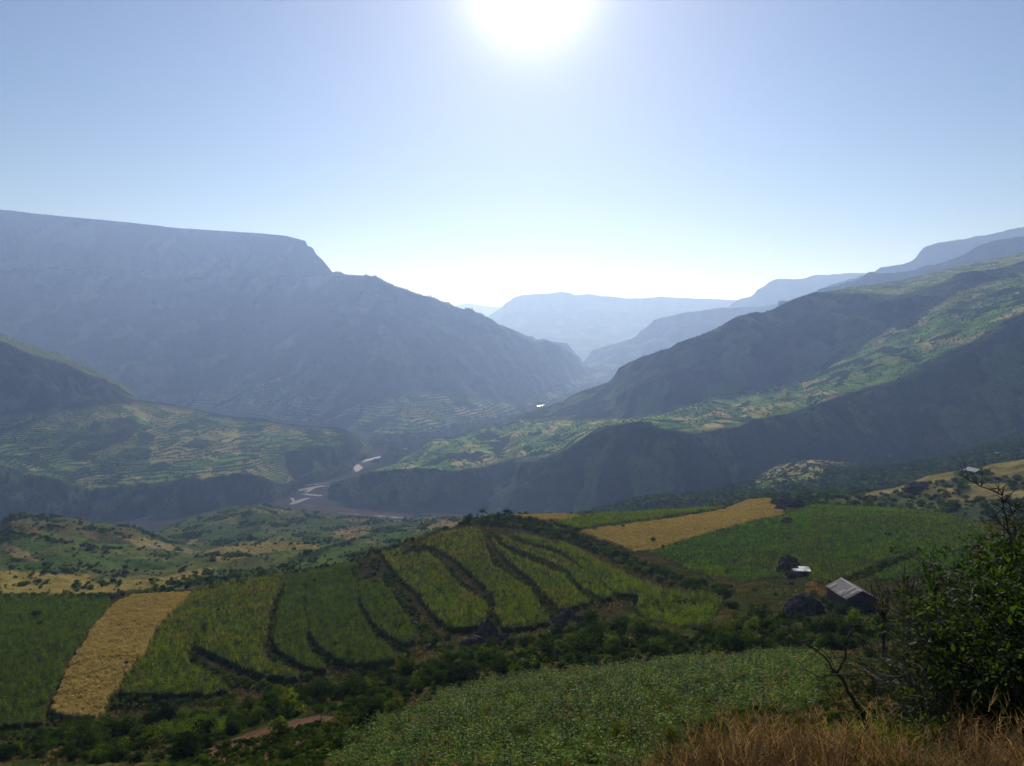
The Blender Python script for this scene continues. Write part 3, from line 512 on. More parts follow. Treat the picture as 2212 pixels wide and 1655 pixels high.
FIELDS = {   # picture outlines of the plots (2212 x 1655), later laid on the ground
 'A': ('sorghum', [(-60, 1292), (0, 1292), (120, 1294), (233, 1292), (238, 1310), (222, 1335), (190, 1370), (168, 1395), (145, 1440), (120, 1490), (100, 1530), (96, 1570), (40, 1574), (-60, 1576)]),
 'B': ('teff', [(316, 1286), (415, 1282), (403, 1296), (341, 1354), (320, 1396), (308, 1421), (282, 1446), (252, 1489), (233, 1512), (222, 1543), (205, 1553), (158, 1557), (122, 1550), (108, 1535), (122, 1500), (137, 1462), (170, 1404), (212, 1346), (249, 1305), (287, 1288)]),
 'C': ('sorghum', [(420, 1280), (460, 1270), (515, 1262), (512, 1272), (498, 1285), (469, 1313), (440, 1350), (411, 1392), (401, 1417), (409, 1441), (440, 1462), (478, 1483), (496, 1500), (436, 1506), (332, 1508), (257, 1504), (270, 1480), (290, 1450), (318, 1420), (330, 1396), (348, 1356), (410, 1297)]),
 'D': ('sorghum', [(520, 1262), (570, 1255), (612, 1247), (606, 1270), (590, 1300), (577, 1342), (571, 1383), (566, 1417), (578, 1437), (615, 1450), (642, 1466), (623, 1473), (573, 1468), (519, 1446), (457, 1417), (424, 1404), (446, 1352), (475, 1315), (504, 1287)]),
 'E': ('sorghum', [(624, 1250), (660, 1245), (656, 1275), (652, 1321), (662, 1358), (655, 1390), (672, 1418), (705, 1452), (668, 1450), (640, 1436), (602, 1410), (592, 1395), (596, 1350), (606, 1310), (615, 1275)]),
 'F': ('sorghum', [(664, 1244), (700, 1238), (769, 1222), (768, 1269), (770, 1310), (781, 1340), (803, 1377), (822, 1396), (852, 1418), (850, 1436), (810, 1440), (760, 1440), (726, 1432), (690, 1402), (668, 1378), (670, 1358), (660, 1321), (664, 1275)]),
 'G': ('sorghum', [(776, 1262), (822, 1261), (840, 1285), (858, 1312), (884, 1351), (900, 1392), (880, 1398), (846, 1384), (818, 1366), (800, 1345), (786, 1318), (776, 1290)]),
 'H': ('sorghum', [(820, 1198), (874, 1188), (900, 1203), (925, 1200), (950, 1220), (973, 1248), (1006, 1282), (1049, 1308), (1053, 1347), (1018, 1364), (967, 1364), (936, 1336), (902, 1291), (862, 1254), (838, 1224)]),
 'I': ('sorghum', [(902, 1182), (952, 1155), (1008, 1145), (1038, 1147), (1050, 1186), (1064, 1224), (1102, 1250), (1148, 1282), (1171, 1321), (1189, 1351), (1120, 1367), (1087, 1364), (1068, 1336), (1071, 1300), (1030, 1261), (980, 1213), (934, 1188)]),
 'J': ('sorghum', [(1062, 1160), (1080, 1184), (1110, 1205), (1139, 1216), (1214, 1245), (1242, 1280), (1277, 1310), (1206, 1325), (1190, 1306), (1156, 1269), (1093, 1216), (1066, 1186)]),
 'K': ('sorghum', [(1078, 1158), (1120, 1180), (1145, 1186), (1206, 1204), (1285, 1255), (1325, 1298), (1300, 1300), (1255, 1276), (1225, 1238), (1142, 1202), (1090, 1182)]),
 'L': ('sorghum', [(1098, 1156), (1140, 1162), (1177, 1170), (1230, 1192), (1326, 1242), (1380, 1272), (1386, 1291), (1330, 1290), (1289, 1256), (1210, 1196), (1150, 1180)]),
 'M': ('sorghum', [(1190, 1168), (1233, 1184), (1326, 1236), (1440, 1288), (1400, 1292), (1340, 1262), (1274, 1222)]),
 'T': ('teff', [(1250, 1150), (1313, 1139), (1380, 1130), (1450, 1122), (1560, 1102), (1615, 1080), (1660, 1077), (1692, 1098), (1690, 1112), (1640, 1122), (1570, 1140), (1500, 1160), (1420, 1186), (1372, 1192), (1300, 1170)]),
 'S': ('teff', [(1110, 1114), (1200, 1110), (1250, 1112), (1230, 1122), (1180, 1128), (1130, 1124)]),
 'W': ('sorghum', [(1190, 1132), (1250, 1116), (1330, 1110), (1440, 1105), (1540, 1098), (1580, 1094), (1550, 1101), (1440, 1118), (1310, 1134), (1245, 1146)]),
 'U': ('maize', [(1396, 1194), (1430, 1186), (1500, 1163), (1570, 1143), (1640, 1125), (1700, 1116), (1748, 1120), (1744, 1150), (1700, 1168), (1640, 1185), (1590, 1210), (1568, 1236), (1560, 1244), (1480, 1226)]),
 'Y': ('sorghum', [(1470, 1226), (1520, 1218), (1564, 1222), (1562, 1250), (1530, 1250)]),
 'V': ('maize', [(1700, 1114), (1760, 1090), (1850, 1096), (1950, 1100), (2060, 1114), (2118, 1130), (2130, 1150), (2100, 1180), (2040, 1200), (1960, 1200), (1880, 1224), (1830, 1250), (1760, 1262), (1745, 1250), (1735, 1230), (1700, 1245), (1600, 1262), (1570, 1255), (1574, 1235), (1600, 1208), (1650, 1182), (1744, 1152)]),
 'X': ('maize', [(1880, 1252), (1940, 1220), (2000, 1200), (2060, 1196), (2100, 1200), (2080, 1225), (2030, 1240), (1950, 1256)]),
 'Z': ('sorghum', [(700, 1668), (730, 1630), (800, 1580), (900, 1530), (1000, 1492), (1100, 1472), (1250, 1456), (1400, 1442), (1560, 1424), (1750, 1418), (1810, 1430), (1800, 1480), (1745, 1550), (1600, 1560), (1500, 1575), (1400, 1668)]),
 'a': ('sorghum', [(330, 1578), (380, 1566), (440, 1560), (500, 1562), (520, 1575), (470, 1590), (380, 1598)]),
 'b': ('sorghum', [(1390, 1290), (1440, 1285), (1520, 1290), (1560, 1300), (1540, 1345), (1470, 1360), (1400, 1340), (1370, 1320)]),
}
def ground_poly(b, poly, step=12):
    out = []
    for (x1, y1), (x2, y2) in zip(poly, poly[1:]+poly[:1]):
        n = max(1, int(math.hypot(x2-x1, y2-y1)/step))
        for k in range(n):
            p = b.hit(x1+(x2-x1)*k/n, y1+(y2-y1)*k/n); out.append((p.x, p.y))
    return out
# remember every plot on the ground, then raise the plots so that banks fall between them
FMASK = {}
raise_ = np.zeros(NB.Z.shape)
for k, (kind, poly) in FIELDS.items():
    ex = (60.0 if k == 'Z' else 26.0)*fbm(NB.x/5, NB.y/5, 4, 150)/np.maximum(NB.y/100, 0.6); m = inpoly(NB.X+ex*0.5, NB.Y+ex*0.22, poly) & NB.vis
    if k in 'CDEFG': m |= (polydist(NB.X+ex*0.5, NB.Y+ex*0.3, poly+poly[:1]) < 1.6) & NB.vis
    if k in 'HIJ': m &= polydist(NB.X+ex*0.5, NB.Y+ex*0.3, poly+poly[:1]) > 0.8
    FMASK[k] = m
    raise_ = np.maximum(raise_, m.astype(float))
def blur2(a, n):
    for _ in range(n):
        a = a.copy(); a[1:-1] = 0.25*a[:-2]+0.5*a[1:-1]+0.25*a[2:]; a[:, 1:-1] = 0.25*a[:, :-2]+0.5*a[:, 1:-1]+0.25*a[:, 2:]
    return a
rs = sstep(0.25, 0.75, blur2(raise_, 2))
ter = inpoly(NB.X, NB.Y, [(-100, 1280), (1010, 1110), (1200, 1120), (1600, 1290), (1300, 1330), (1000, 1400), (700, 1480), (500, 1520), (-100, 1600)])
rocky = blur2(ter.astype(float), 6)*(1-rs)
rockn = np.abs(fbm(NB.x/1.6, NB.y/1.6, 4, 131))
rsw = sstep(0.05, 0.95, blur2(raise_, 5))
NB.Z += (0.5*rs+0.5*rsw)*np.where(ter, 0.9, 0.3)+rocky*(0.9*rockn-0.5)
NB.update()
c = np.zeros(NB.x.shape+(3,))+np.array((0.026, 0.034, 0.009)); n1 = fbm(NB.x/11, NB.y/11, 5, 124); n2 = fbm(NB.x/4+5, NB.y/4, 4, 125)
c = mix3(c, (0.062, 0.044, 0.016), sstep(0.05, 0.35, n1)); c = mix3(c, (0.040, 0.058, 0.018), sstep(0.1, 0.4, n2)*0.5)
c = mix3(c, (0.045, 0.029, 0.016), rocky*sstep(0.0, 0.4, rockn)*0.9)
c = mix3(c, (0.028, 0.040, 0.011), rs*0.95)
for k, (kind, poly) in FIELDS.items():
    if kind == 'teff': c = mix3(c, (0.20, 0.14, 0.045), FMASK[k].astype(float)*0.9)
SOIL = [(430, 1635), (470, 1605), (560, 1575), (620, 1560), (690, 1545), (720, 1548), (690, 1580), (640, 1610), (560, 1645), (480, 1655)]
c = mix3(c, (0.115, 0.066, 0.040), inpoly(NB.X, NB.Y+4*n2, SOIL).astype(float)*0.95)
near_dry = (NB.y < 30); c = mix3(c, (0.10, 0.065, 0.03), near_dry.astype(float)*0.7)
NB.build(c, 'near farm hillside cut into curved terraces below the viewer', 'hillside')
# ground under and behind the viewer
xs = np.linspace(-60, 60, 41); ys = np.linspace(-80, 2.0, 24); gx, gy = np.meshgrid(xs, ys)
gz = -1.75+0.22*np.clip(-gy, 0, 90)-0.05*gx-0.12*np.abs(gx)+0.15*fbm(gx/4, gy/4, 3, 130)-0.35*sstep(0, 2.5, gy)
i = np.arange(gx.size).reshape(gx.shape); f = np.stack([i[:-1, :-1], i[:-1, 1:], i[1:, 1:], i[1:, :-1]], -1).reshape(-1, 4)
o = mesh_from('ground', np.stack([gx, gy, gz], -1).reshape(-1, 3), f, [M_NEAR], True, attr={'col': np.zeros((gx.size, 3))+np.array((0.08, 0.06, 0.03))})
tag(o, 'dry grassy slope under the viewer', kind='structure')

# --- valley floor and river --------------------------------------------------------
g = [-45000, -12000, -6000, -3000, -1500, 0, 1500, 3000, 6000, 12000, 45000]
vx, vy = np.meshgrid(np.array(g, float), np.array([-9000, -2000, 500, 1200, 2000, 3000, 4500, 7000, 12000, 30000, 70000], float))
i = np.arange(vx.size).reshape(vx.shape); f = np.stack([i[:-1, :-1], i[:-1, 1:], i[1:, 1:], i[1:, :-1]], -1).reshape(-1, 4)
m, n, l = new_mat('valley_floor')
out = n.new('ShaderNodeOutputMaterial'); bs = N(n, 'ShaderNodeBsdfPrincipled', Roughness=1.0); bs.inputs['Specular IOR Level'].default_value = 0.0; geo = n.new('ShaderNodeNewGeometry')
no = N(n, 'ShaderNodeTexNoise', Scale=0.012, Detail=8.0, Roughness=0.6); l.new(geo.outputs['Position'], no.inputs['Vector'])
cr = n.new('ShaderNodeValToRGB'); cr.color_ramp.elements[0].position = 0.35; cr.color_ramp.elements[1].position = 0.65
cr.color_ramp.elements[0].color = (0.020, 0.028, 0.016, 1); cr.color_ramp.elements[1].color = (0.050, 0.050, 0.030, 1)
l.new(no.outputs['Fac'], cr.inputs[0]); l.new(cr.outputs[0], bs.inputs['Base Color']); l.new(bs.outputs[0], out.inputs[0])
o = mesh_from('valley_floor', np.stack([vx, vy, np.full(vx.shape, RIVER_Z-0.5)], -1).reshape(-1, 3), f, [m]); tag(o, 'flat gravelly valley floor along the river', kind='structure')

def on_level(X, Y, z=RIVER_Z):
    a, t = ray(X, Y); d = z/float(t); return (float(a)*d, d)
def ribbon(name, label, pts, mat, z, seed, rough=0.25):
    """strip on the valley floor; pts = (X, Ytop, Ybottom) in the picture"""
    top = [(p[0], p[1]) for p in pts]; bot = [(p[0], p[2]) for p in pts]
    def dens(l):
        r = []
        for (x1, y1), (x2, y2) in zip(l[:-1], l[1:]):
            for k in range(6): r.append((x1+(x2-x1)*k/6, y1+(y2-y1)*k/6))
        return r+[l[-1]]
    if name == 'river':
        for l_ in (top, bot): l_[0] = (pts[0][0], (pts[0][1]+pts[0][2])/2); l_[-1] = (pts[-1][0], (pts[-1][1]+pts[-1][2])/2)
    T, Bm = dens(top), dens(bot); v = []; rr = random.Random(seed)
    for (a, b_), (c_, d_) in zip(T, Bm):
        j = (rr.random()-0.5)*rough; v.append((*on_level(a, b_+j), z)); v.append((*on_level(c_, d_-j), z))
    f = [(2*i, 2*i+1, 2*i+3, 2*i+2) for i in range(len(T)-1)]
    return tag(mesh_from(name, v, f, [mat]), label, kind='structure')
m, n, l = new_mat('river_water'); out = n.new('ShaderNodeOutputMaterial')
bs = N(n, 'ShaderNodeBsdfPrincipled', Roughness=0.30); bs.inputs['Base Color'].default_value = (0.10, 0.09, 0.075, 1); bs.inputs['IOR'].default_value = 1.33
bs.inputs['Specular IOR Level'].default_value = 1.0
geo = n.new('ShaderNodeNewGeometry'); no = N(n, 'ShaderNodeTexNoise', Scale=0.35, Detail=4.0); l.new(geo.outputs['Position'], no.inputs['Vector'])
bp = N(n, 'ShaderNodeBump', Strength=0.8, Distance=0.8); l.new(no.outputs['Fac'], bp.inputs['Height']); l.new(bp.outputs[0], bs.inputs['Normal']); l.new(bs.outputs[0], out.inputs[0])
M_WATER = m; M_BED = plain('river_gravel', (0.052, 0.043, 0.042), 0.95, 0.35, 0.01, spec=0.0); M_BANK = plain('brown_bank', (0.075, 0.050, 0.034), 0.95, 0.4, 0.02, spec=0.0)
ribbon('riverbed', 'dark gravel riverbed winding between the left shelf and the right flank', [(250, 1126, 1134), (330, 1115, 1124), (400, 1110, 1119), (480, 1098, 1112), (560, 1086, 1100), (610, 1068, 1098), (640, 1050, 1100), (690, 1035, 1100), (720, 1026, 1060), (745, 1018, 1050), (762, 992, 1030), (785, 976, 1014), (830, 967, 996), (880, 958, 980), (930, 944, 958), (1000, 925, 936), (1100, 897, 906), (1160, 876, 884), (1200, 860, 866)], M_BED, RIVER_Z+0.2, 1)
ribbon('riverbed', 'gravel channel running in front of the dark slope below the hills', [(660, 1090, 1120), (720, 1095, 1124), (800, 1102, 1130), (900, 1108, 1136), (1000, 1112, 1136)], M_BANK, RIVER_Z+0.4, 2)
W = [('bright reach of the river, widest, where it bends right of the bluff', [(886, 969, 970), (870, 972, 974), (850, 976, 980), (825, 985, 988), (800, 991, 995), (780, 995, 1000), (766, 998, 1004), (764, 1002, 1008)]),
     ('bright curling patch of water at the river bend', [(762, 1003, 1018), (768, 1003, 1020), (775, 1003, 1018), (781, 1008, 1014), (784, 1010, 1012)]),
     ('upper of the braided shining channels below the bend', [(634, 1060, 1063), (650, 1057, 1061), (672, 1053, 1057), (690, 1050, 1053), (712, 1049, 1051)]),
     ('short shining cross channel between the braids', [(655, 1064, 1067), (668, 1057, 1063), (680, 1054, 1057)]),
     ('middle braided channel reaching towards the dark point', [(650, 1067, 1069), (665, 1067, 1071), (680, 1069, 1072), (693, 1070, 1073), (697, 1069, 1071)]),
     ('lowest braided channel in front of the green hill', [(624, 1089, 1092), (632, 1085, 1091), (645, 1081, 1087), (658, 1077, 1082), (672, 1075, 1078)]),
     ('small bright pool joining the lowest channel', [(626, 1076, 1078), (633, 1076, 1086), (638, 1078, 1086)]),
     ('thin glint of river behind the left hill', [(285, 1124, 1126), (310, 1120, 1122), (330, 1117, 1119)]),
     ('distant bright bend of the river in the hazy gorge', [(1154, 878.5, 879.5), (1160, 877, 879), (1168, 875.5, 877.5), (1180, 874, 875)]),
     ('thin distant strip of water under the gorge wall', [(925, 952, 953), (935, 949, 951), (945, 947, 949)]),
     ('faint thread of water along the brown channel', [(730, 1109, 1109.6), (790, 1113, 1113.5), (850, 1118, 1118.6), (890, 1121, 1122), (940, 1124, 1125)]),
     ('uppermost thread of water before the river bends', [(860, 972, 974), (880, 968, 971), (890, 966, 967)]),
     ('thin grey thread of water above the braids', [(660, 1049, 1050), (690, 1046, 1047), (715, 1044, 1045)])]
for k, (lab, pts) in enumerate(W): ribbon('river', lab, pts, M_WATER, RIVER_Z+0.8+0.05*k, 10+k, 0.8)
# ------------------------------------------------------------------ plants: prototypes
class MB:
    """small mesh collector"""
    def __init__(s): s.v = []; s.f = []; s.m = []
    def quad(s, a, b, c, d, m=0):
        i = len(s.v); s.v += [tuple(a), tuple(b), tuple(c), tuple(d)]; s.f.append((i, i+1, i+2, i+3)); s.m.append(m)
    def tri(s, a, b, c, m=0):
        i = len(s.v); s.v += [tuple(a), tuple(b), tuple(c)]; s.f.append((i, i+1, i+2)); s.m.append(m)
    def ribbon(s, pts, w, side, m=0):
        L = [Vector(p) for p in pts]; n = len(L); i = len(s.v)
        for k, p in enumerate(L):
            ww = w*(0.55 if k == 0 else 1.0)*(1.0-(k/(n-1))**2*0.97)
            s.v += [tuple(p-side*ww/2), tuple(p+side*ww/2)]
        for k in range(n-1): s.f.append((i+2*k, i+2*k+1, i+2*k+3, i+2*k+2)); s.m.append(m)
    def tube(s, pts, rad, sides=5, m=0):
        L = [Vector(p) for p in pts]; i0 = len(s.v); n = len(L)
        for k, p in enumerate(L):
            d = (L[min(k+1, n-1)]-L[max(k-1, 0)]).normalized(); u = d.orthogonal().normalized(); w = d.cross(u)
            if k and False: pass
            for q in range(sides):
                an = 2*math.pi*q/sides; s.v.append(tuple(p+(u*math.cos(an)+w*math.sin(an))*rad[k]))
        for k in range(n-1):
            for q in range(sides):
                a = i0+k*sides+q; b = i0+k*sides+(q+1) % sides; s.f.append((a, b, b+sides, a+sides)); s.m.append(m)
        s.f.append(tuple(i0+(n-1)*sides+q for q in range(sides))); s.m.append(m)
    def box(s, c, ex, ey, ez, m=0):
        c, ex, ey, ez = Vector(c), Vector(ex), Vector(ey), Vector(ez); i = len(s.v)
        for a in (-1, 1):
            for b in (-1, 1):
                for d in (-1, 1): s.v.append(tuple(c+ex*a+ey*b+ez*d))
        for q in ((0, 1, 3, 2), (4, 6, 7, 5), (0, 4, 5, 1), (2, 3, 7, 6), (0, 2, 6, 4), (1, 5, 7, 3)): s.f.append(tuple(i+k for k in q)); s.m.append(m)
    def build(s, name, mats, parent=None, smooth=False, link=True):
        return mesh_from(name, s.v, s.f, mats, smooth, parent, fmat=s.m, link=link)

M_SORG = leaf_material('sorghum_leaf', (0.050, 0.115, 0.012), (0.370, 0.420, 0.052), 0.64, 0.8, (1.5, 1.5, 0.35), 0.0)
M_SORGD = leaf_material('sorghum_leaf_dark', (0.038, 0.095, 0.012), (0.270, 0.330, 0.045), 0.60, 0.8, (1.4, 1.5, 0.4), 0.0)
M_SORGY = leaf_material('sorghum_leaf_ripening', (0.080, 0.110, 0.015), (0.520, 0.440, 0.090), 0.62, 0.8, (1.4, 1.4, 0.5), 0.0)
M_SORGN = leaf_material('sorghum_leaf_bluish', (0.022, 0.085, 0.014), (0.230, 0.290, 0.040), 0.55, 0.45, (1.4, 1.6, 0.4), 0.03)
M_MAIZE = leaf_material('maize_leaf', (0.035, 0.120, 0.010), (0.280, 0.420, 0.025), 0.6, 0.8, (1.3, 1.6, 0.35), 0.0)
M_TEFF = leaf_material('teff_straw', (0.26, 0.215, 0.060), (0.47, 0.385, 0.150), 0.45, 0.8, (1.4, 1.25, 0.7), 0.0)
M_DRY = leaf_material('dry_grass', (0.065, 0.042, 0.020), (0.34, 0.235, 0.120), 0.35, 0.8, (1.3, 1.15, 0.8), 0.0)
M_GRASS = leaf_material('green_grass', (0.040, 0.062, 0.014), (0.095, 0.100, 0.024), 0.40, 0.8, (1.4, 1.5, 0.4), 0.0)
M_LEAF = leaf_material('shrub_leaf', (0.016, 0.030, 0.009), (0.052, 0.080, 0.015), 0.28, 0.8, (1.5, 1.7, 0.4), 0.0)
M_LEAF2 = leaf_material('pale_shrub_leaf', (0.045, 0.080, 0.014), (0.110, 0.140, 0.022), 0.42, 0.8, (1.5, 1.6, 0.4), 0.0)
M_BARK = plain('bark', (0.060, 0.050, 0.042), 0.9, 0.4, 8.0)
M_TWIG = plain('grey_twig', (0.10, 0.085, 0.07), 0.8, 0.35, 20.0)
M_ROCK = plain('dark_rock', (0.105, 0.080, 0.066), 0.95, 0.6, 0.9, bump=0.15, spec=0.1)

PROT = {}
def proto_collection(name, objs):
    c = bpy.data.collections.new(name)
    for o in objs: c.objects.link(o)
    PROT[name] = c; return c

def sorghum(rr, mat, leaves=6, seg=3, h=1.0, wide=0.085, head=True):
    b = MB(); bend = rr.uniform(-0.06, 0.06)
    b.tube([(0, 0, 0), (bend*0.5, 0, h*0.5), (bend, 0.02, h)], [0.014, 0.011, 0.006], 3)
    for k in range(leaves):
        z = h*(0.15+0.75*k/leaves)+rr.uniform(-0.04, 0.04); a = k*2.5+rr.uniform(-0.5, 0.5); L = rr.uniform(0.38, 0.6)*h; up = rr.uniform(0.35, 0.75)
        d = Vector((math.cos(a), math.sin(a), 0)); side = Vector((-math.sin(a), math.cos(a), rr.uniform(-0.4, 0.4))).normalized()
        pts = []
        for q in range(seg+1):
            t = q/seg; pts.append(Vector((bend*z/h, 0, z))+d*L*t*0.85+Vector((0, 0, L*up*t*(1.15-1.25*t))))
        b.ribbon(pts, wide*rr.uniform(0.8, 1.25), side)
    if head and rr.random() < 0.5: b.tube([(bend, 0, h*0.97), (bend, 0, h*1.06), (bend, 0, h*1.15)], [0.012, 0.028, 0.006], 4)
    return b.build('plant', [mat], link=False)
rr = random.Random(3)
proto_collection('crop_sorghum', [sorghum(rr, M_SORG, 6, 2, 1.15, 0.13) for _ in range(6)])
proto_collection('crop_sorghum_dark', [sorghum(rr, M_SORGD, 6, 2, 1.15, 0.13) for _ in range(5)])
proto_collection('crop_sorghum_ripe', [sorghum(rr, M_SORGY, 6, 2, 1.05, 0.13) for _ in range(5)])
proto_collection('crop_sorghum_close', [sorghum(rr, M_SORGN, 7, 4, 1.2, 0.085) for _ in range(7)])
proto_collection('crop_maize', [sorghum(rr, M_MAIZE, 5, 2, 0.9, 0.12, False) for _ in range(6)])
def tuft(rr, mat, n, h, spread, w, lean=0.0, seg=3, plume=False):
    b = MB()
    for k in range(n):
        a = rr.uniform(0, 6.283); r = rr.uniform(0, spread*0.4); d = Vector((math.cos(a), math.sin(a), 0)); hh = h*rr.uniform(0.6, 1.1)
        side = Vector((-math.sin(a), math.cos(a), rr.uniform(-0.3, 0.3))).normalized(); o = d*r; out = rr.uniform(0.2, 1.0)*spread; pts = []
        for q in range(seg+1):
            t = q/seg; pts.append(o+d*out*t*t+Vector((lean*t*t, 0, 0))*h+Vector((0, 0, hh*(t-(0.35+lean*0.25)*t*t))))
        b.ribbon(pts, w*rr.uniform(0.7, 1.3), side)
        if plume and rr.random() < 0.5:
            p = pts[-1]
            for j in range(7):
                e = Vector((rr.uniform(-1, 1), rr.uniform(-1, 1), rr.uniform(0.2, 1.6))).normalized()*0.07*h
                b.ribbon([p-Vector((0, 0, 0.16*h*j/7)), p-Vector((0, 0, 0.16*h*j/7))+e], w*1.1, side)
    return b.build('tuft', [mat], link=False)
proto_collection('crop_teff', [tuft(rr, M_TEFF, 16, 0.55, 0.35, 0.05, 0.9) for _ in range(5)])
proto_collection('dry_tuft', [tuft(rr, M_DRY, 22, 0.8, 0.35, 0.035, 0.2) for _ in range(4)])
proto_collection('green_tuft', [tuft(rr, M_GRASS, 20, 0.6, 0.4, 0.045, 0.1) for _ in range(4)])
proto_collection('close_dry', [tuft(rr, M_DRY, 34, 0.85, 0.34, 0.0075, 0.25, 5, True) for _ in range(6)])
proto_collection('close_green', [tuft(rr, M_GRASS, 30, 0.6, 0.36, 0.009, 0.2, 5) for _ in range(4)])

def bush_mesh(rr, leaf, n, size, flat=0.8, lobes=7, stems=True, link=False, name='shrub'):
    """lumpy crown of leaf clumps on short stems, radius about 1"""
    b = MB(); C = []
    for k in range(lobes):
        a = rr.uniform(0, 6.283); r = rr.uniform(0.1, 0.62) if k else 0; C.append((Vector((math.cos(a)*r, math.sin(a)*r, rr.uniform(0.35, 0.95)*flat)), rr.uniform(0.30, 0.55)))
    for k in range(n):
        c, R_ = C[rr.randrange(lobes)]
        d = Vector((rr.gauss(0, 1), rr.gauss(0, 1), rr.gauss(0.25, 1))).normalized(); p = c+d*R_*(0.70+0.45*rr.random()**1.5)
        p.z = max(0.02, p.z*flat/0.8); s = size*rr.uniform(0.6, 1.4)
        nrm = (d+Vector((rr.uniform(-1, 1), rr.uniform(-1, 1), rr.uniform(-0.6, 1)))*0.9).normalized(); u = nrm.orthogonal().normalized(); u.rotate(Matrix.Rotation(rr.uniform(0, 6.28), 3, nrm)); w = nrm.cross(u)
        b.quad(p-u*s, p-w*s*0.45, p+u*s, p+w*s*0.45, 0)
    if stems:
        for c, R_ in C: b.tube([(c.x*0.15, c.y*0.15, -0.25), (c.x*0.5, c.y*0.5, c.z*0.5), tuple(c)], [0.045, 0.03, 0.01], 4, 1)
    return b.build(name, [leaf, M_BARK], link=link)
proto_collection('shrubs', [bush_mesh(rr, [M_LEAF, M_LEAF, M_LEAF2][k % 3], 900, 0.085) for k in range(6)])
proto_collection('weeds', [bush_mesh(rr, M_LEAF2, 520, 0.085, 0.9, 7, False) for k in range(4)])
proto_collection('shrubs_dark', [bush_mesh(rr, M_LEAF, 240, 0.16, 0.7, 6, False) for k in range(4)])
proto_collection('shrubs_green', [bush_mesh(rr, M_LEAF2, 240, 0.17, 0.7, 6, False) for k in range(4)])
proto_collection('shrubs_low', [bush_mesh(rr, [M_LEAF, M_LEAF2][k % 2], 260, 0.16, 0.7, 6, False) for k in range(5)])
proto_collection('shrubs_far', [bush_mesh(rr, M_LEAF, 70, 0.34, 0.75, 5, False) for k in range(4)])

def scatter_group(coll):
    ng = bpy.data.node_groups.new('scatter_'+coll, 'GeometryNodeTree')
    ng.interface.new_socket(name='Geometry', in_out='INPUT', socket_type='NodeSocketGeometry')
    ng.interface.new_socket(name='Geometry', in_out='OUTPUT', socket_type='NodeSocketGeometry')
    n, l = ng.nodes, ng.links
    gi = n.new('NodeGroupInput'); go = n.new('NodeGroupOutput'); ci = n.new('GeometryNodeCollectionInfo')
    ci.inputs['Collection'].default_value = PROT[coll]; ci.inputs['Separate Children'].default_value = True; ci.inputs['Reset Children'].default_value = True
    ip = n.new('GeometryNodeInstanceOnPoints'); ip.inputs['Pick Instance'].default_value = True
    def na(t, nm):
        k = n.new('GeometryNodeInputNamedAttribute'); k.data_type = t; k.inputs['Name'].default_value = nm; return [o for o in k.outputs if o.enabled and o.name == 'Attribute'][0]
    l.new(gi.outputs[0], ip.inputs['Points']); l.new(ci.outputs[0], ip.inputs['Instance'])
    l.new(na('INT', 'pick'), ip.inputs['Instance Index']); l.new(na('FLOAT_VECTOR', 'rot'), ip.inputs['Rotation']); l.new(na('FLOAT_VECTOR', 'scl'), ip.inputs['Scale'])
    l.new(ip.outputs[0], go.inputs[0]); return ng
GN = {}
def instances(name, label, pts, coll, scale, rng, kind='stuff', rot=None, tilt=0.12, zs=None, sink=0.0):
    if len(pts) == 0: return None
    n = len(pts); me = bpy.data.meshes.new(name); me.vertices.add(n); p = np.array(pts, np.float32).copy(); p[:, 2] -= sink
    me.vertices.foreach_set('co', p.ravel())
    a = me.attributes.new('pick', 'INT', 'POINT'); a.data.foreach_set('value', rng.integers(0, len(PROT[coll].objects), n).astype(np.int32))
    r = np.zeros((n, 3), np.float32); r[:, 0] = rng.normal(0, tilt, n); r[:, 1] = rng.normal(0, tilt, n); r[:, 2] = rng.random(n)*6.283 if rot is None else rot
    a = me.attributes.new('rot', 'FLOAT_VECTOR', 'POINT'); a.data.foreach_set('vector', r.ravel())
    s = np.asarray(scale(n) if callable(scale) else np.full(n, scale)); sc = np.stack([s, s, s*(zs if zs is not None else 1.0)], -1).astype(np.float32)
    a = me.attributes.new('scl', 'FLOAT_VECTOR', 'POINT'); a.data.foreach_set('vector', sc.ravel())
    o = bpy.data.objects.new(name, me); COL.objects.link(o)
    if coll not in GN: GN[coll] = scatter_group(coll)
    md = o.modifiers.new('scatter', 'NODES'); md.node_group = GN[coll]; tag(o, label, kind=kind); return o

# ------------------------------------------------------------------ crops, plot by plot
LAB = {'A': 'dark green sorghum plot at the far left edge beside the golden strip', 'B': 'golden ripe grain strip lying on the lower left terrace', 'C': 'sorghum plot directly right of the golden strip',
 'D': 'wide sorghum plot second to the right of the golden strip, hooked lower end', 'E': 'narrow sorghum terrace between two dark banks left of centre', 'F': 'dark green sorghum terrace left of the large rocky bank', 'G': 'short triangular sorghum terrace against the large rocky bank',
 'H': 'long sorghum terrace just right of the large rocky bank, rounded end by the pointed rock', 'I': 'longest central sorghum terrace running from the ridge to the pointed rock', 'J': 'sorghum terrace left of the dark boulder', 'K': 'thin sorghum terrace above the dark boulder',
 'L': 'narrow sorghum terrace below the ridge hedge', 'M': 'bright green sliver of sorghum along the ridge hedge', 'T': 'orange golden ripe field behind the ridge hedge on the right', 'S': 'straw coloured grass on the ridge top behind the clump of trees',
 'W': 'green crop strip behind the orange golden field', 'U': 'vivid green maize plot between the golden field and the tin shed', 'Y': 'small yellowing patch at the foot of the vivid green maize', 'V': 'large mixed green field around the tin shed',
 'X': 'bright green maize corner behind the tin roofed hut', 'Z': 'sorghum field with pale shining leaves filling the lower centre', 'a': 'small patch of dark maize below the golden strip', 'b': 'weedy sorghum remnant among dry grass below the ridge hedge end'}
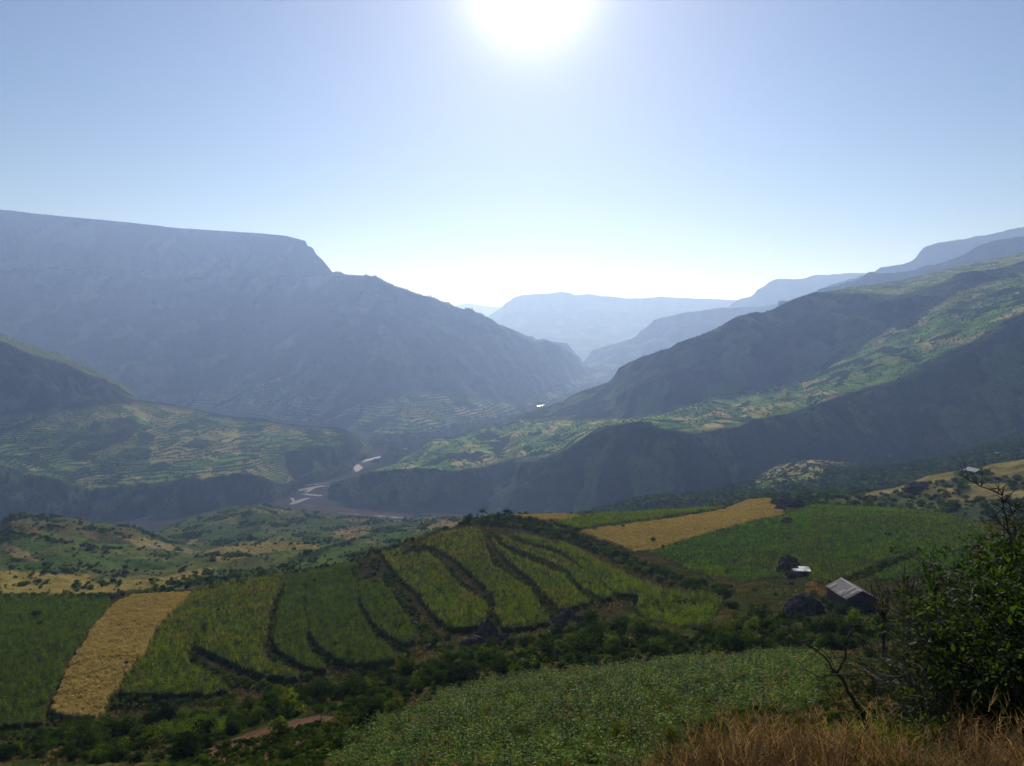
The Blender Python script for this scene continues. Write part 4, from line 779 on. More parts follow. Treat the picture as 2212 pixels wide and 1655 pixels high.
DENS = {'sorghum': 2.0, 'teff': 3.0, 'maize': 1.3}
rng = np.random.default_rng(11)
total = 0
for k, (kind, poly) in FIELDS.items():
    dens = 2.6 if k == 'Z' else DENS[kind]*(1.6 if k in 'ab' else 1.0)
    pts = NB.scatter(FMASK[k], 40000, rng, dens)
    if kind == 'teff':
        fl = 1.2*fbm(pts[:, 0]/5, pts[:, 1]/5, 3, 140)+0.3; sw = 0.8+0.5*fbm(pts[:, 0]/2.2, pts[:, 1]/4.5, 3, 141)
        instances('teff_field', LAB[k], pts, 'crop_teff', lambda n: np.clip(sw, 0.4, 1.6)*rng.uniform(0.8, 2.2, n), rng, rot=-1.2+fl, tilt=0.1)
    else:
        coll = 'crop_sorghum_close' if k in 'Z' else ('crop_maize' if kind == 'maize' else 'crop_sorghum')
        v = 1.0+0.25*fbm(pts[:, 0]/7, pts[:, 1]/7, 3, 142)
        keep = fbm(pts[:, 0]/3+40, pts[:, 1]/3, 3, 143) > (-0.30 if k != 'b' else -0.05)
        if k == 'Z': keep &= fbm(pts[:, 0]/3.5, pts[:, 1]/3.5, 3, 144) > -0.33
        pts, v = pts[keep], v[keep]
        if k == 'V':      # patchy: yellower, shorter growth in the middle
            yl = fbm(pts[:, 0]/16+3, pts[:, 1]/22, 3, 145) > 0.0
            instances('sorghum_field', 'yellowing thinner growth mixed through the large green field around the tin shed', pts[yl], 'crop_sorghum', lambda n: v[yl]*rng.uniform(0.5, 0.95, n), rng); pts, v = pts[~yl], v[~yl]
        if k in 'AEFGab': coll = 'crop_sorghum_dark' if k != 'b' else coll
        if k in 'CDHIJK':
            sy = project(pts[:, 0], pts[:, 1], pts[:, 2])[1]; y0_, y1_ = sy.min(), sy.max()
            rp = fbm(pts[:, 0]/8, pts[:, 1]/12, 3, 146)+0.45*(1-(sy-y0_)/(y1_-y0_+1))+rng.normal(0, 0.12, len(pts)) > 0.36
            if rp.sum() > 20: instances('sorghum_field', 'ripening yellow plants in the '+{'C': 'plot right of the golden strip', 'D': 'wide hooked sorghum plot', 'H': 'terrace with the rounded end', 'I': 'longest central terrace', 'J': 'terrace left of the dark boulder', 'K': 'thin terrace above the dark boulder'}[k], pts[rp], 'crop_sorghum_ripe', lambda n: v[rp]*rng.uniform(0.7, 1.2, n)*1.05, rng)
            pts, v = pts[~rp], v[~rp]
        instances('sorghum_field' if kind == 'sorghum' else 'maize_field', LAB[k], pts, coll, lambda n: v*rng.uniform(0.55, 1.3, n)*(1.12 if k != 'Z' else 1.1), rng)
    total += len(pts)
print('crop plants', total)
# ------------------------------------------------------------------ shrubs, banks, hedges
rng = np.random.default_rng(21); rr = random.Random(21)
fieldmask = np.zeros(NB.Z.shape, bool)
for k in FMASK: fieldmask |= FMASK[k]
def band(b, line, w, stretch=1.0):
    return (polydist(b.X, b.Y*stretch, [(x, y*stretch) for x, y in line]) < w) & b.vis

SHRUB_MESH = [bush_mesh(rr, [M_LEAF, M_LEAF, M_LEAF2, M_LEAF][k % 4], 1000, 0.082, name='shrub') for k in range(8)]
for o in SHRUB_MESH: pass
def shrub(p, r, label, group, zs=1.0, sink=0.1, which=None, name='shrub', cat='shrub'):
    src = SHRUB_MESH[rr.randrange(8) if which is None else which]
    o = src.copy(); o.name = name; COL.objects.link(o); o.location = (p[0], p[1], p[2]-sink*r); o.scale = (r, r*rr.uniform(0.85, 1.15), r*zs*rr.uniform(0.85, 1.1)); o.rotation_euler = (0, 0, rr.uniform(0, 6.28))
    return tag(o, label, cat, group)
SIZES = ((0.33, 'small '), (0.7, ''), (2.0, 'large '))
def shrubs_in(b, mask, n, r0, r1, label, group, seed, zs=1.0, places=None):
    g = np.random.default_rng(seed); pts = b.scatter(mask, n, g)
    for p in pts:
        u = g.random()**1.6; lab = label
        if places:
            X, Y = project(*p); lab = (('small ' if u < 0.2 else 'large ' if u > 0.6 else 'medium ')+label+' '+next(w for x1, w in places if X < x1)).strip()
        shrub(p, r0+(r1-r0)*u, lab, group, zs)

GULLY = [(0, 1612), (120, 1600), (230, 1572), (330, 1560), (520, 1528), (700, 1492), (800, 1465), (900, 1440), (1000, 1408), (1080, 1395), (1200, 1372), (1260, 1352), (1380, 1345), (1440, 1370), (1500, 1380), (1600, 1345), (1700, 1340), (1780, 1350), (1900, 1340), (2000, 1350), (1900, 1395), (1760, 1410), (1560, 1416), (1400, 1432), (1250, 1446), (1100, 1462), (1000, 1476), (880, 1520), (800, 1556), (740, 1540), (690, 1538), (600, 1552), (500, 1590), (440, 1625), (330, 1655), (220, 1655), (150, 1640), (0, 1640)]
gm = inpoly(NB.X, NB.Y, GULLY) & NB.vis & ~fieldmask
dense = gm & (fbm(NB.x/9, NB.y/9, 3, 201) > -0.12)
shrubs_in(NB, dense, 112, 1.2, 3.1, 'dark shrub in the scrub belt', 'shrubs of the scrub belt', 31, 1.15, [(230, 'at the lower left corner'), (420, 'below the golden strip'), (620, 'above the brown soil patch'), (800, 'under the dark sorghum terraces'), (960, 'at the foot of the big rocky bank'), (1130, 'below the pointed rock'), (1310, 'below the hump shaped boulder'), (1480, 'right of the crooked stump'), (1700, 'left of the largest rock'), (9999, 'below the tin roofed hut')])
instances('bushes', 'thick bushes packed between the larger shrubs of the scrub belt', NB.scatter(dense, 260, rng), 'shrubs', lambda n: rng.uniform(0.8, 1.7, n), rng)
instances('undergrowth', 'dense low scrub filling the belt below the terraces', NB.scatter(gm, 1900, rng), 'shrubs_dark', lambda n: rng.uniform(0.35, 0.9, n), rng)
lm = inpoly(NB.X, NB.Y, [(330, 1670), (420, 1630), (520, 1600), (700, 1560), (800, 1530), (880, 1520), (800, 1575), (730, 1625), (690, 1670)]) & NB.vis
shrubs_in(NB, lm, 10, 0.7, 1.5, 'olive shrub on the grassy slope left of the lower sorghum field', 'shrubs left of the lower field', 32)
instances('undergrowth', 'weeds and low growth on the slope left of the lower field', NB.scatter(lm, 1500, rng), 'shrubs_low', lambda n: rng.uniform(0.2, 0.6, n), rng)
rm = inpoly(NB.X, NB.Y, [(1330, 1330), (1400, 1290), (1580, 1275), (1700, 1260), (1780, 1290), (1780, 1350), (1600, 1350), (1500, 1385), (1400, 1370)]) & NB.vis
shrubs_in(NB, rm & ~FMASK['b'], 18, 0.7, 1.7, 'shrub among dry grass below the ridge hedge end,', 'shrubs left of the big rock', 33, 1.0, [(1480, 'left of centre'), (1620, 'in the middle'), (9999, 'nearest the largest rock')])
# hedges
HEDGE = [(1009, 1120), (1060, 1124), (1120, 1130), (1175, 1145), (1230, 1162), (1290, 1184), (1345, 1210), (1400, 1234), (1450, 1254), (1520, 1270), (1575, 1282)]
hm = band(NB, HEDGE, 13)
shrubs_in(NB, hm, 48, 1.2, 2.3, 'dark shrub in the long hedge', 'shrubs of the ridge hedge', 34, 1.0, [(1140, 'near the ridge top trees'), (1260, 'by the golden field tip'), (1400, 'along the golden field edge'), (9999, 'at its lower end near the maize')])
instances('bushes', 'dark bushes packed in the ridge hedge', NB.scatter(hm, 130, rng), 'shrubs', lambda n: rng.uniform(1.0, 1.9, n), rng)
instances('undergrowth', 'tangled low growth under the ridge hedge', NB.scatter(hm, 700, rng), 'shrubs_low', lambda n: rng.uniform(0.5, 1.1, n), rng)
HEDGE2 = [(590, 1238), (691, 1226), (755, 1214), (800, 1196), (870, 1174), (923, 1154), (979, 1138), (1009, 1124)]
hm = band(NB, HEDGE2, 7); hm |= inpoly(NB.X, NB.Y, [(762, 1212), (800, 1200), (830, 1225), (850, 1250), (830, 1258), (775, 1262), (762, 1245)]) & NB.vis
hm |= inpoly(NB.X, NB.Y, [(868, 1200), (880, 1180), (920, 1186), (926, 1194), (905, 1202)]) & NB.vis
shrubs_in(NB, hm, 30, 0.9, 1.9, 'dark shrub on the terrace rim', 'shrubs of the terrace rim', 35, 1.0, [(760, 'at its left end'), (860, 'at the head of the big rocky bank'), (9999, 'close to the ridge top')])
instances('bushes', 'bushes packed along the terrace rim', NB.scatter(hm, 70, rng), 'shrubs', lambda n: rng.uniform(0.8, 1.5, n), rng)
HEDGE3 = [(0, 1290), (110, 1286), (200, 1290), (260, 1288)]; HEDGE4 = [(316, 1278), (415, 1272), (500, 1262), (560, 1248)]
hm = band(NB, HEDGE3, 6) | band(NB, HEDGE4, 6)
instances('bushes', 'bushes packed in the lower boundary hedge', NB.scatter(hm, 60, rng), 'shrubs', lambda n: rng.uniform(0.9, 1.6, n), rng)
shrubs_in(NB, hm, 20, 1.0, 1.9, 'dark shrub in the boundary hedge', 'shrubs of the lower boundary hedge', 36, 1.0, [(110, 'at the far left edge'), (300, 'left of the golden strip'), (430, 'behind the golden strip'), (9999, 'behind the hooked sorghum plot')])
BANKS = [([(842, 1262), (868, 1300), (895, 1345), (920, 1380), (960, 1395)], 17), ([(915, 1190), (955, 1222), (990, 1262), (1030, 1292), (1062, 1310), (1063, 1350)], 8), ([(1050, 1190), (1078, 1235), (1120, 1262), (1155, 1285), (1185, 1330)], 10),
         ([(1060, 1160), (1110, 1195), (1150, 1212), (1220, 1236), (1255, 1285), (1290, 1305)], 8), ([(1110, 1172), (1180, 1190), (1215, 1205), (1285, 1245), (1330, 1285), (1360, 1295)], 6), ([(1180, 1165), (1235, 1190), (1300, 1228), (1350, 1262), (1400, 1285)], 5),
         ([(772, 1262), (774, 1310), (785, 1345), (830, 1385), (880, 1408)], 7), ([(660, 1262), (656, 1320), (664, 1365), (662, 1395), (700, 1430), (770, 1455)], 7), ([(612, 1262), (596, 1310), (584, 1350), (578, 1400), (600, 1430), (660, 1462), (700, 1478)], 8),
         ([(440, 1360), (408, 1400), (412, 1430), (460, 1458), (530, 1485), (620, 1492)], 11), ([(235, 1525), (320, 1518), (420, 1520), (500, 1512)], 12), ([(100, 1560), (160, 1566), (230, 1552)], 7), ([(0, 1590), (120, 1590), (210, 1575)], 10), ([(1880, 1240), (1920, 1215), (1980, 1200), (2030, 1196)], 7), ([(1770, 1262), (1830, 1256), (1870, 1238)], 7)]
bm_ = np.zeros(NB.Z.shape, bool)
for line, w in BANKS: bm_ |= band(NB, line, w)
bm_ &= ~blur2(fieldmask.astype(float), 1).astype(bool)
instances('undergrowth', 'dry tufts and scrub on the stony banks between the terraces', NB.scatter(bm_, 4200, rng), 'shrubs_low', lambda n: 0.22+0.65*rng.random(n)**2, rng)
instances('bushes', 'taller dark bushes standing on the banks between the terraces', NB.scatter(bm_, 190, rng), 'shrubs', lambda n: rng.uniform(0.5, 1.2, n), rng)
dp = NB.scatter(bm_, 1500, rng); instances('dry_grass', 'straw coloured tufts on the banks between the terraces', dp, 'dry_tuft', lambda n: rng.uniform(0.5, 1.1, n), rng)
big = np.zeros(NB.Z.shape, bool)
for line, w in BANKS[-2:]+BANKS[-6:-4]: big |= band(NB, line, w)
shrubs_in(NB, big, 14, 0.7, 1.5, 'dark shrub on a bank at the edge of the terraces', 'shrubs on the banks', 37)
# dry grass and weeds everywhere the ground is bare
bare = NB.vis & ~fieldmask & (NB.y > 40) & (NB.y < 450)
soil = inpoly(NB.X, NB.Y, SOIL)
dm = bare & ~soil & (fbm(NB.x/9, NB.y/9, 4, 202) > 0.08)
instances('dry_grass', 'orange brown dry grass patches on the near hillside', NB.scatter(dm, 7000, rng), 'dry_tuft', lambda n: rng.uniform(0.6, 1.2, n), rng)
instances('grass', 'rough green grass on the near hillside', NB.scatter(bare & ~soil, 12000, rng), 'green_tuft', lambda n: rng.uniform(0.5, 1.2, n), rng)
ridge = [(1018, 1120), (1031, 1117), (1043, 1114), (1052, 1113), (1076, 1117), (1094, 1114), (1103, 1116)]
def small_tree(p, h, r, label, group=None, name='tree', rr=rr, leaf=M_LEAF, flat=0.7):
    root = bpy.data.objects.new(name, None); COL.objects.link(root); root.location = p; tag(root, label, 'tree', group)
    b = MB(); top = Vector((rr.uniform(-0.1, 0.1)*h, 0, h*0.62)); b.tube([(0, 0, -0.3), (rr.uniform(-.05, .05)*h, 0, h*0.3), tuple(top)], [0.055*h*0.5, 0.04*h*0.5, 0.02*h], 6)
    for k in range(5):
        a = k*1.3+rr.uniform(0, 1); b.tube([tuple(top*0.7), tuple(top+Vector((math.cos(a)*r*0.5, math.sin(a)*r*0.5, h*0.18)))], [0.02*h*0.6, 0.006*h], 4)
    b.build('trunk', [M_BARK], root)
    cr = bush_mesh(rr, leaf, 700, 0.11, flat, 8, False, True, 'crown'); cr.parent = root; cr.scale = (r, r, r*0.9); cr.location = (top.x, 0, h*0.42); return root
TL = ['leftmost small tree of the clump on the ridge top', 'second small tree of the ridge top clump, slim', 'tallest tree of the ridge top clump', 'thin tree beside the tallest one on the ridge top', 'bushy tree in the middle of the ridge top clump', 'broad dark tree at the right of the ridge top clump', 'low dark tree at the right end of the ridge top clump']
for (X, Y), lab, h, r in zip(ridge, TL, (4.2, 3.4, 5.0, 3.2, 3.0, 3.6, 3.0), (1.3, 0.8, 1.7, 0.9, 1.5, 2.0, 1.6)): small_tree(NB.hit(X, Y), h, r, lab)
small_tree(NB.hit(75, 1335), 2.8, 2.3, 'dark flat topped tree alone in the far left sorghum plot', flat=0.5)
small_tree(NB.hit(87, 1354), 2.0, 1.0, 'smaller shrubby tree just below the flat topped tree at the left', flat=0.7)
small_tree(NB.hit(140, 1306), 1.8, 0.6, 'slim sapling at the top of the far left plot')
small_tree(NB.hit(471, 1325), 2.3, 0.7, 'thin bare sapling between two sorghum plots right of the golden strip')
small_tree(NB.hit(273, 1440), 1.9, 0.8, 'leaning bare bush on the right edge of the golden strip')
small_tree(NB.hit(680, 1262), 2.8, 0.9, 'narrow tree standing in the upper terraces left of the rim shrubs')
small_tree(NB.hit(726, 1400), 2.2, 0.9, 'reddish twiggy sapling low in the dark sorghum terrace')
small_tree(NB.hit(1411, 1175), 2.4, 1.5, 'dark round bush growing in the orange golden field', flat=0.8)
small_tree(NB.hit(1432, 1186), 1.4, 0.9, 'small dark bush at the lower edge of the orange golden field', flat=0.8)
small_tree(NB.hit(1346, 1141), 1.6, 1.2, 'tiny dark bush at the top edge of the orange golden field', flat=0.7)
small_tree(NB.hit(755, 1420), 2.4, 1.3, 'grey green bush at the foot of the dark sorghum terrace', leaf=M_LEAF2)
small_tree(NB.hit(692, 1560), 3.0, 1.3, 'small pale tree above the bare brown soil patch', leaf=M_LEAF2)
small_tree(NB.hit(602, 1590), 1.9, 1.6, 'round bush casting a shadow on the bare brown soil', leaf=M_LEAF2)
# middle hills
VISM = M.vis
small_tree(M.hit(390, 1243), 5.5, 3.2, 'broad tree in the valley fields left of the terraces')
small_tree(M.hit(65, 1252), 4.0, 2.2, 'lone tree in the pale field at the far left')
small_tree(M.hit(613, 1232), 4.5, 2.4, 'small tree standing left of the terrace rim')
small_tree(M.hit(498, 1242), 3.8, 1.8, 'small tree among the valley sorghum, nearest the boundary hedge')
small_tree(M.hit(664, 1204), 5.0, 3.6, 'dark leaning tree on the valley slope above the terrace rim')
small_tree(M.hit(539, 1172), 6.5, 5.0, 'left half of the dark tree pair above the pale field', flat=0.8)
small_tree(M.hit(551, 1173), 6.5, 4.2, 'right half of the dark tree pair above the pale field', flat=0.8)
small_tree(M.hit(610, 1172), 5.0, 2.6, 'single dark tree right of the tree pair')
small_tree(M.hit(517, 1206), 4.0, 2.4, 'round dark bush in the pale field below the tree pair')
small_tree(M.hit(577, 1150), 5.0, 2.6, 'small tree on the green slope above the tree pair')
mm = M.vis & (M.B < 3.0)
cl = mm & (fbm(M.x/45, M.y/60, 4, 203) > 0.22)
pts = M.scatter(cl, 2800, rng); instances('bushes', 'dark bushes dotted in clusters over the rolling hills', pts, 'shrubs_low', lambda n: rng.uniform(0.6, 1.0, n)**2*2.6*(0.8+pts[:, 1]/1500), rng)
tiny_ = M.scatter(mm, 5000, rng); instances('scrub', 'low tufty scrub over the rolling hills', tiny_, 'shrubs_far', lambda n: 0.3+0.8*rng.random(n)**2, rng)
pts2 = M.scatter(mm, 600, rng); instances('bushes', 'scattered single bushes over the rolling hills', pts2, 'shrubs_low', lambda n: rng.uniform(0.6, 1.8, n)*(0.8+pts2[:, 1]/1500), rng)
lft = inpoly(M.X, M.Y, [(0, 1130), (30, 1108), (110, 1112), (140, 1130), (90, 1140), (0, 1145)]) & M.vis
shrubs_in(M, lft, 16, 2.0, 4.5, 'dark bush in the thicket on top of the left hill', 'bushes on the left hill top', 41, 1.0, [(50, 'at the picture edge'), (9999, 'at its right side')])
mid = inpoly(M.X, M.Y, [(130, 1130), (300, 1140), (330, 1165), (420, 1195), (440, 1215), (400, 1225), (300, 1190), (200, 1165)]) & M.vis
shrubs_in(M, mid, 14, 1.6, 3.6, 'dark bush on the shoulder of the left hill', 'bushes on the left hill shoulder', 42)
nl = inpoly(M.X, M.Y, [(180, 1235), (250, 1205), (330, 1235), (420, 1235), (420, 1250), (300, 1262), (180, 1262)]) & M.vis
shrubs_in(M, nl, 12, 1.2, 3.0, 'dark bush in the shallow valley before the boundary hedge', 'bushes in the shallow valley', 43)
# farm hill, scrubby foot, far slopes
qpale = np.zeros(Q.Z.shape, bool)
for g in ([(1860, 1066), (1936, 1052), (2002, 1030), (2070, 1018), (2070, 1034), (2000, 1046), (1940, 1060), (1880, 1072)], [(2105, 1008), (2213, 988), (2300, 980), (2300, 1036), (2213, 1034), (2150, 1030)], [(2085, 1046), (2180, 1044), (2170, 1060), (2100, 1062)], [(2050, 1070), (2110, 1063), (2213, 1061), (2300, 1060), (2300, 1070), (2120, 1078)]): qpale |= inpoly(Q.X, Q.Y, g)
qv = Q.vis & ~qpale & (Q.B < 1.95)
pts = Q.scatter(qv, 900, rng); instances('bushes', 'dense dark bushes round the fields of the farm hill', pts, 'shrubs_low', lambda n: rng.uniform(1.0, 3.2, n), rng)
shrubs_in(Q, qv, 16, 2.2, 4.2, 'big dark rounded bush on the slopes of the farm hill', 'bushes of the farm hill', 44)
pm = P.vis & (patch < 0.3); pts = P.scatter(pm, 7000, rng); bk_ = P.scatter((patch > 0.3) & (tfP > 0.5) & P.vis, 1500, rng); instances('bushes', 'dark bushes on the banks of the stepped straw coloured fields', bk_, 'shrubs_dark', lambda n: rng.uniform(0.8, 2.4, n), rng)
ps_ = P.scatter(pm & (P.B < 1.9), 3600, rng); instances('bushes', 'green bushes, leaves paler as if sunlit, on the rim behind the golden field', ps_, 'shrubs_green', lambda n: rng.uniform(1.2, 3.4, n), rng)  # paler leaf colour stands in for sunlight on these bushes
instances('scrub', 'dark scrub woodland at the foot of the right mountain', pts, 'shrubs_far', lambda n: rng.uniform(1.6, 4.2, n), rng)
lv = (NB.B > 7.6) & NB.vis & (NB.X > 1120) & ~fieldmask; pts = NB.scatter(lv, 120, rng); instances('bushes', 'low bushes along the skyline of the near hillside', pts, 'shrubs_low', lambda n: rng.uniform(0.5, 1.6, n), rng)
vp = [(rr.uniform(760, 1345), rr.uniform(815, 1000)) for _ in range(9000)]
vpoly = [(800, 948), (880, 935), (1000, 905), (1100, 880), (1180, 862), (1260, 832), (1320, 808), (1345, 812), (1290, 838), (1210, 872), (1140, 900), (1060, 925), (960, 948), (900, 968), (860, 1000), (800, 1020), (770, 1040), (790, 1008), (850, 975), (800, 965)]
vp = np.array(vp); vp = vp[inpoly(vp[:, 0], vp[:, 1], vpoly)]; vxy = np.array([on_level(*q) for q in vp])
w_ = rng.random(len(vxy)) < np.clip(1.2-vxy[:, 1]/9000, 0.3, 1); vxy = vxy[w_]; instances('scrub', 'riverside scrub and trees on the valley floor', np.column_stack([vxy, np.full(len(vxy), RIVER_Z-0.5)]), 'shrubs_far', lambda k: rng.uniform(5, 14, k), rng)
for b, n, a0, a1, lab in ((R, 6500, 1.4, 3.4, 'scattered trees and scrub over the right mountain flank'), (LS, 4200, 1.4, 3.4, 'scattered trees and scrub over the left shelf and its bluff'), (L, 7000, 3.0, 8.0, 'trees and scrub over the great left mountain')):
    steep = b.vis & ((b.slope > 0.28) | (fbm(b.x/90, b.y/140, 4, 204) > 0.12)) & (b.B < len(b.D) )
    pts = b.scatter(steep & (b.Z > RIVER_Z+3), n, rng); instances('scrub', lab, pts, 'shrubs_far', lambda k: rng.uniform(a0, a1, k), rng, sink=0.5)

# trees one can tell apart on the distant skylines
far_tree_mesh = bush_mesh(rr, M_LEAF, 130, 0.26, 0.95, 6, True, name='tree')
def skyline_trees(b, pts, h, label, group):
    for X, Y, s in pts:
        p = b.hit(X, Y); o = far_tree_mesh.copy(); o.name = 'tree'; COL.objects.link(o); o.location = (p.x, p.y, p.z-0.5); o.scale = (h*0.6*s*rr.uniform(0.7, 1.4), h*0.6*s, h*0.7*s); o.rotation_euler = (0, 0, rr.uniform(0, 6)); tag(o, label, 'tree', group)
skyline_trees(L, [(x, 560, rr.uniform(0.6, 1.25)) for x in (735, 748, 760, 775, 790, 808, 812, 822, 858, 862, 868, 876, 881, 889, 897, 904, 921, 926, 931, 938, 946, 968, 970, 985, 1005, 1020, 1038, 1046, 1053, 1085, 1120, 1150)], 12, 'tiny tree standing on the skyline of the great left mountain', 'trees on the left skyline')
skyline_trees(BODY['plateau_valley_end'], [(x, 500, rr.uniform(0.6, 1.2)) for x in (1268, 1275, 1283, 1290, 1300, 1310, 1318, 1334, 1343, 1370, 1392, 1402, 1409, 1416, 1424, 1432, 1442, 1448, 1455, 1470)], 26, 'tiny tree on the rim of the pale far plateau', 'trees on the far plateau rim')
skyline_trees(BODY['mountain_right_upper'], [(x, 400, rr.uniform(0.6, 1.2)) for x in (1768, 1800, 1822, 1830, 1838, 1868, 1874, 1882, 1945, 1975, 1993, 1998, 2003, 2010, 2040)], 9, 'tiny tree on the bushy ridge at upper right', 'trees on the upper right ridge')
skyline_trees(R, [(x, 560, rr.uniform(0.5, 1.1)) for x in (1358, 1392, 1408, 1430, 1466, 1490, 1520, 1556, 1590, 1618, 1660, 1700, 1735, 1757)], 5.5, 'tiny tree on the dark ridge right of the gorge', 'trees on the right ridge')
# ------------------------------------------------------------------ rocks
def boulder(name, p, ex, ey, ez, seed, label, peak=0.0, sub=24, rough=0.28, cat='rock'):
    th = np.linspace(0, 2*np.pi, sub*2, endpoint=False); ph = np.linspace(-0.35*np.pi, 0.5*np.pi, sub)
    T, Pp = np.meshgrid(th, ph); x = np.cos(Pp)*np.cos(T); y = np.cos(Pp)*np.sin(T); z = np.sin(Pp)
    n = 1+rough*(fbm(x*1.4+seed, y*1.4+z*1.3, 4, seed)+0.8*fbm(z*1.7+seed+4, x*1.5-y, 4, seed+5))
    q, _, e = voronoi(x*2.1+z*1.1+seed, y*2.1+z*1.7, seed); n += 0.13*(q-0.5)-0.07*(e < 0.08)
    r = np.sqrt(x*x+y*y)
    zz = z*n*(1-peak)+peak*np.clip(1.25-1.25*r, -0.6, 1.3)*n
    v = np.stack([x*n*ex, y*n*ey, zz*ez], -1); v[-1, :, :2] *= 0.02
    i = np.arange(T.size).reshape(T.shape); j = np.roll(i, -1, axis=1); f = np.stack([i[:-1], j[:-1], j[1:], i[1:]], -1).reshape(-1, 4)
    o = mesh_from(name, v.reshape(-1, 3), f, [M_ROCK]); o.location = p; return tag(o, label, cat)
def nb(X, Y): return NB.hit(X, Y)
p = nb(1052, 1392); boulder('boulder', p+Vector((0, 0.5, 0.2)), 2.8, 2.2, 5.0, 3, 'tall pointed brown rock at the lower end of the central terraces', 0.75)
p = nb(1022, 1400); boulder('boulder', p, 2.6, 1.8, 2.2, 4, 'broken dark rock leaning against the left foot of the pointed rock')
p = nb(1085, 1385); boulder('boulder', p, 1.5, 1.2, 1.6, 5, 'small rounded rock at the right foot of the pointed rock')
p = nb(1225, 1352); boulder('boulder', p, 3.4, 2.4, 3.6, 6, 'dark hump shaped boulder right of the pointed rock', 0.2)
p = nb(1258, 1345); boulder('boulder', p, 1.7, 1.3, 1.8, 7, 'low dark rock against the right side of the hump shaped boulder')
p = nb(1735, 1322); boulder('boulder', p, 4.6, 3.2, 4.0, 8, 'largest rock, dark and ragged, left of the tin roofed hut', 0.25, 30)
p = nb(1712, 1332); boulder('boulder', p, 2.4, 1.8, 2.8, 9, 'grey pointed rock in front of the largest rock', 0.5)
p = nb(1706, 1262); boulder('boulder', p, 1.4, 1.2, 1.0, 10, 'small dark stone above the largest rock')
p = nb(1706, 1232); boulder('boulder', p+Vector((0, 1.5, 0)), 3.4, 2.6, 3.9, 12, 'dark standing rock that the small tin shed leans on', 0.3)
p = nb(1716, 1245); boulder('boulder', p, 2.6, 1.6, 1.6, 13, 'flat dark rock in front of the small tin shed')
p = nb(1705, 1095); boulder('rock_outcrop', p+Vector((0, 4, 0)), 9.0, 5.0, 4.4, 14, 'long reddish rock outcrop at the right end of the golden field', 0.1, 30)
p = nb(1684, 1100); boulder('boulder', p, 2.6, 2.4, 2.4, 15, 'dark boulder at the left end of the rock outcrop')
p = nb(1700, 1128); boulder('boulder', p, 2.6, 2.0, 1.8, 16, 'dark boulder below the rock outcrop at the corner of the maize')
p = Q.hit(1985, 1056); boulder('rock_outcrop', p, 10, 6, 4.5, 17, 'dark red rock bluff on the farm hill below the pale field', 0.0, 26)
for k, (X, Y, s, lab) in enumerate([(1707, 1165, 0.9, 'small dark stone in the green field above the tin shed'), (1880, 1169, 0.8, 'small stone on the green slope right of the tin shed'), (1920, 1155, 1.0, 'low dark stone near the top of the green field at right'), (800, 1245, 1.5, 'dark stone at the head of the big rocky bank'), (883, 1196, 1.6, 'dark stone at the head of the rounded terrace')]):
    boulder('boulder', nb(X, Y), s*1.5, s, s, 20+k, lab, 0.0, 12)
rg = np.random.default_rng(5)
stones = [boulder('stone', (0, 0, 0), 1, 0.85, 0.7, 40+k, 'x', 0.0, 7, 0.35) for k in range(3)]
bigbank = band(NB, BANKS[0][0], 16)
pts = NB.scatter(bigbank, 60, rg)
for k, q in enumerate(pts):
    o = stones[k % 3] if k < 3 else stones[k % 3].copy()
    if k >= 3: COL.objects.link(o)
    s = float(rg.uniform(0.35, 0.8)); o.location = q; o.scale = (s, s, s); o.rotation_euler = (0, 0, float(rg.uniform(0, 6))); tag(o, 'brown stone on the large rocky bank left of the rounded terrace', 'stone', 'stones on the large rocky bank')
for name, X, Y, h, lab in (('tree_stump', 1311, 1452, 1.7, 'dark crooked dead stump standing at the upper edge of the lower sorghum field'), ('post', 764, 1566, 1.0, 'short dark post on the slope left of the lower field'), ('post', 794, 1603, 1.5, 'slim dark post at the left edge of the lower field'),
                          ('post', 978, 1163, 2.0, 'left one of two dark posts on the central terrace'), ('post', 987, 1161, 2.2, 'right one of two dark posts on the central terrace'), ('post', 1984, 1152, 1.9, 'tiny dark post in the green field at right')):
    b = MB(); r = rr.uniform(0.10, 0.14); k = 1 if name == 'tree_stump' else 0.3
    b.tube([(0, 0, -0.3), (0.10*k, 0, h*0.4), (0.05*k, 0, h*0.75), (0.30*k, 0, h)], [r*1.3, r, r*0.9, r*0.8], 7)
    if k == 1: b.tube([(0.05, 0, h*0.75), (-0.12, 0.05, h*0.93)], [r*0.7, r*0.4], 6); b.tube([(0.3, 0, h*0.96), (0.48, 0.02, h*1.04)], [r*0.8, r*0.5], 6)
    o = b.build(name, [M_BARK]); o.location = nb(X, Y); tag(o, lab, 'stump' if k == 1 else 'post')

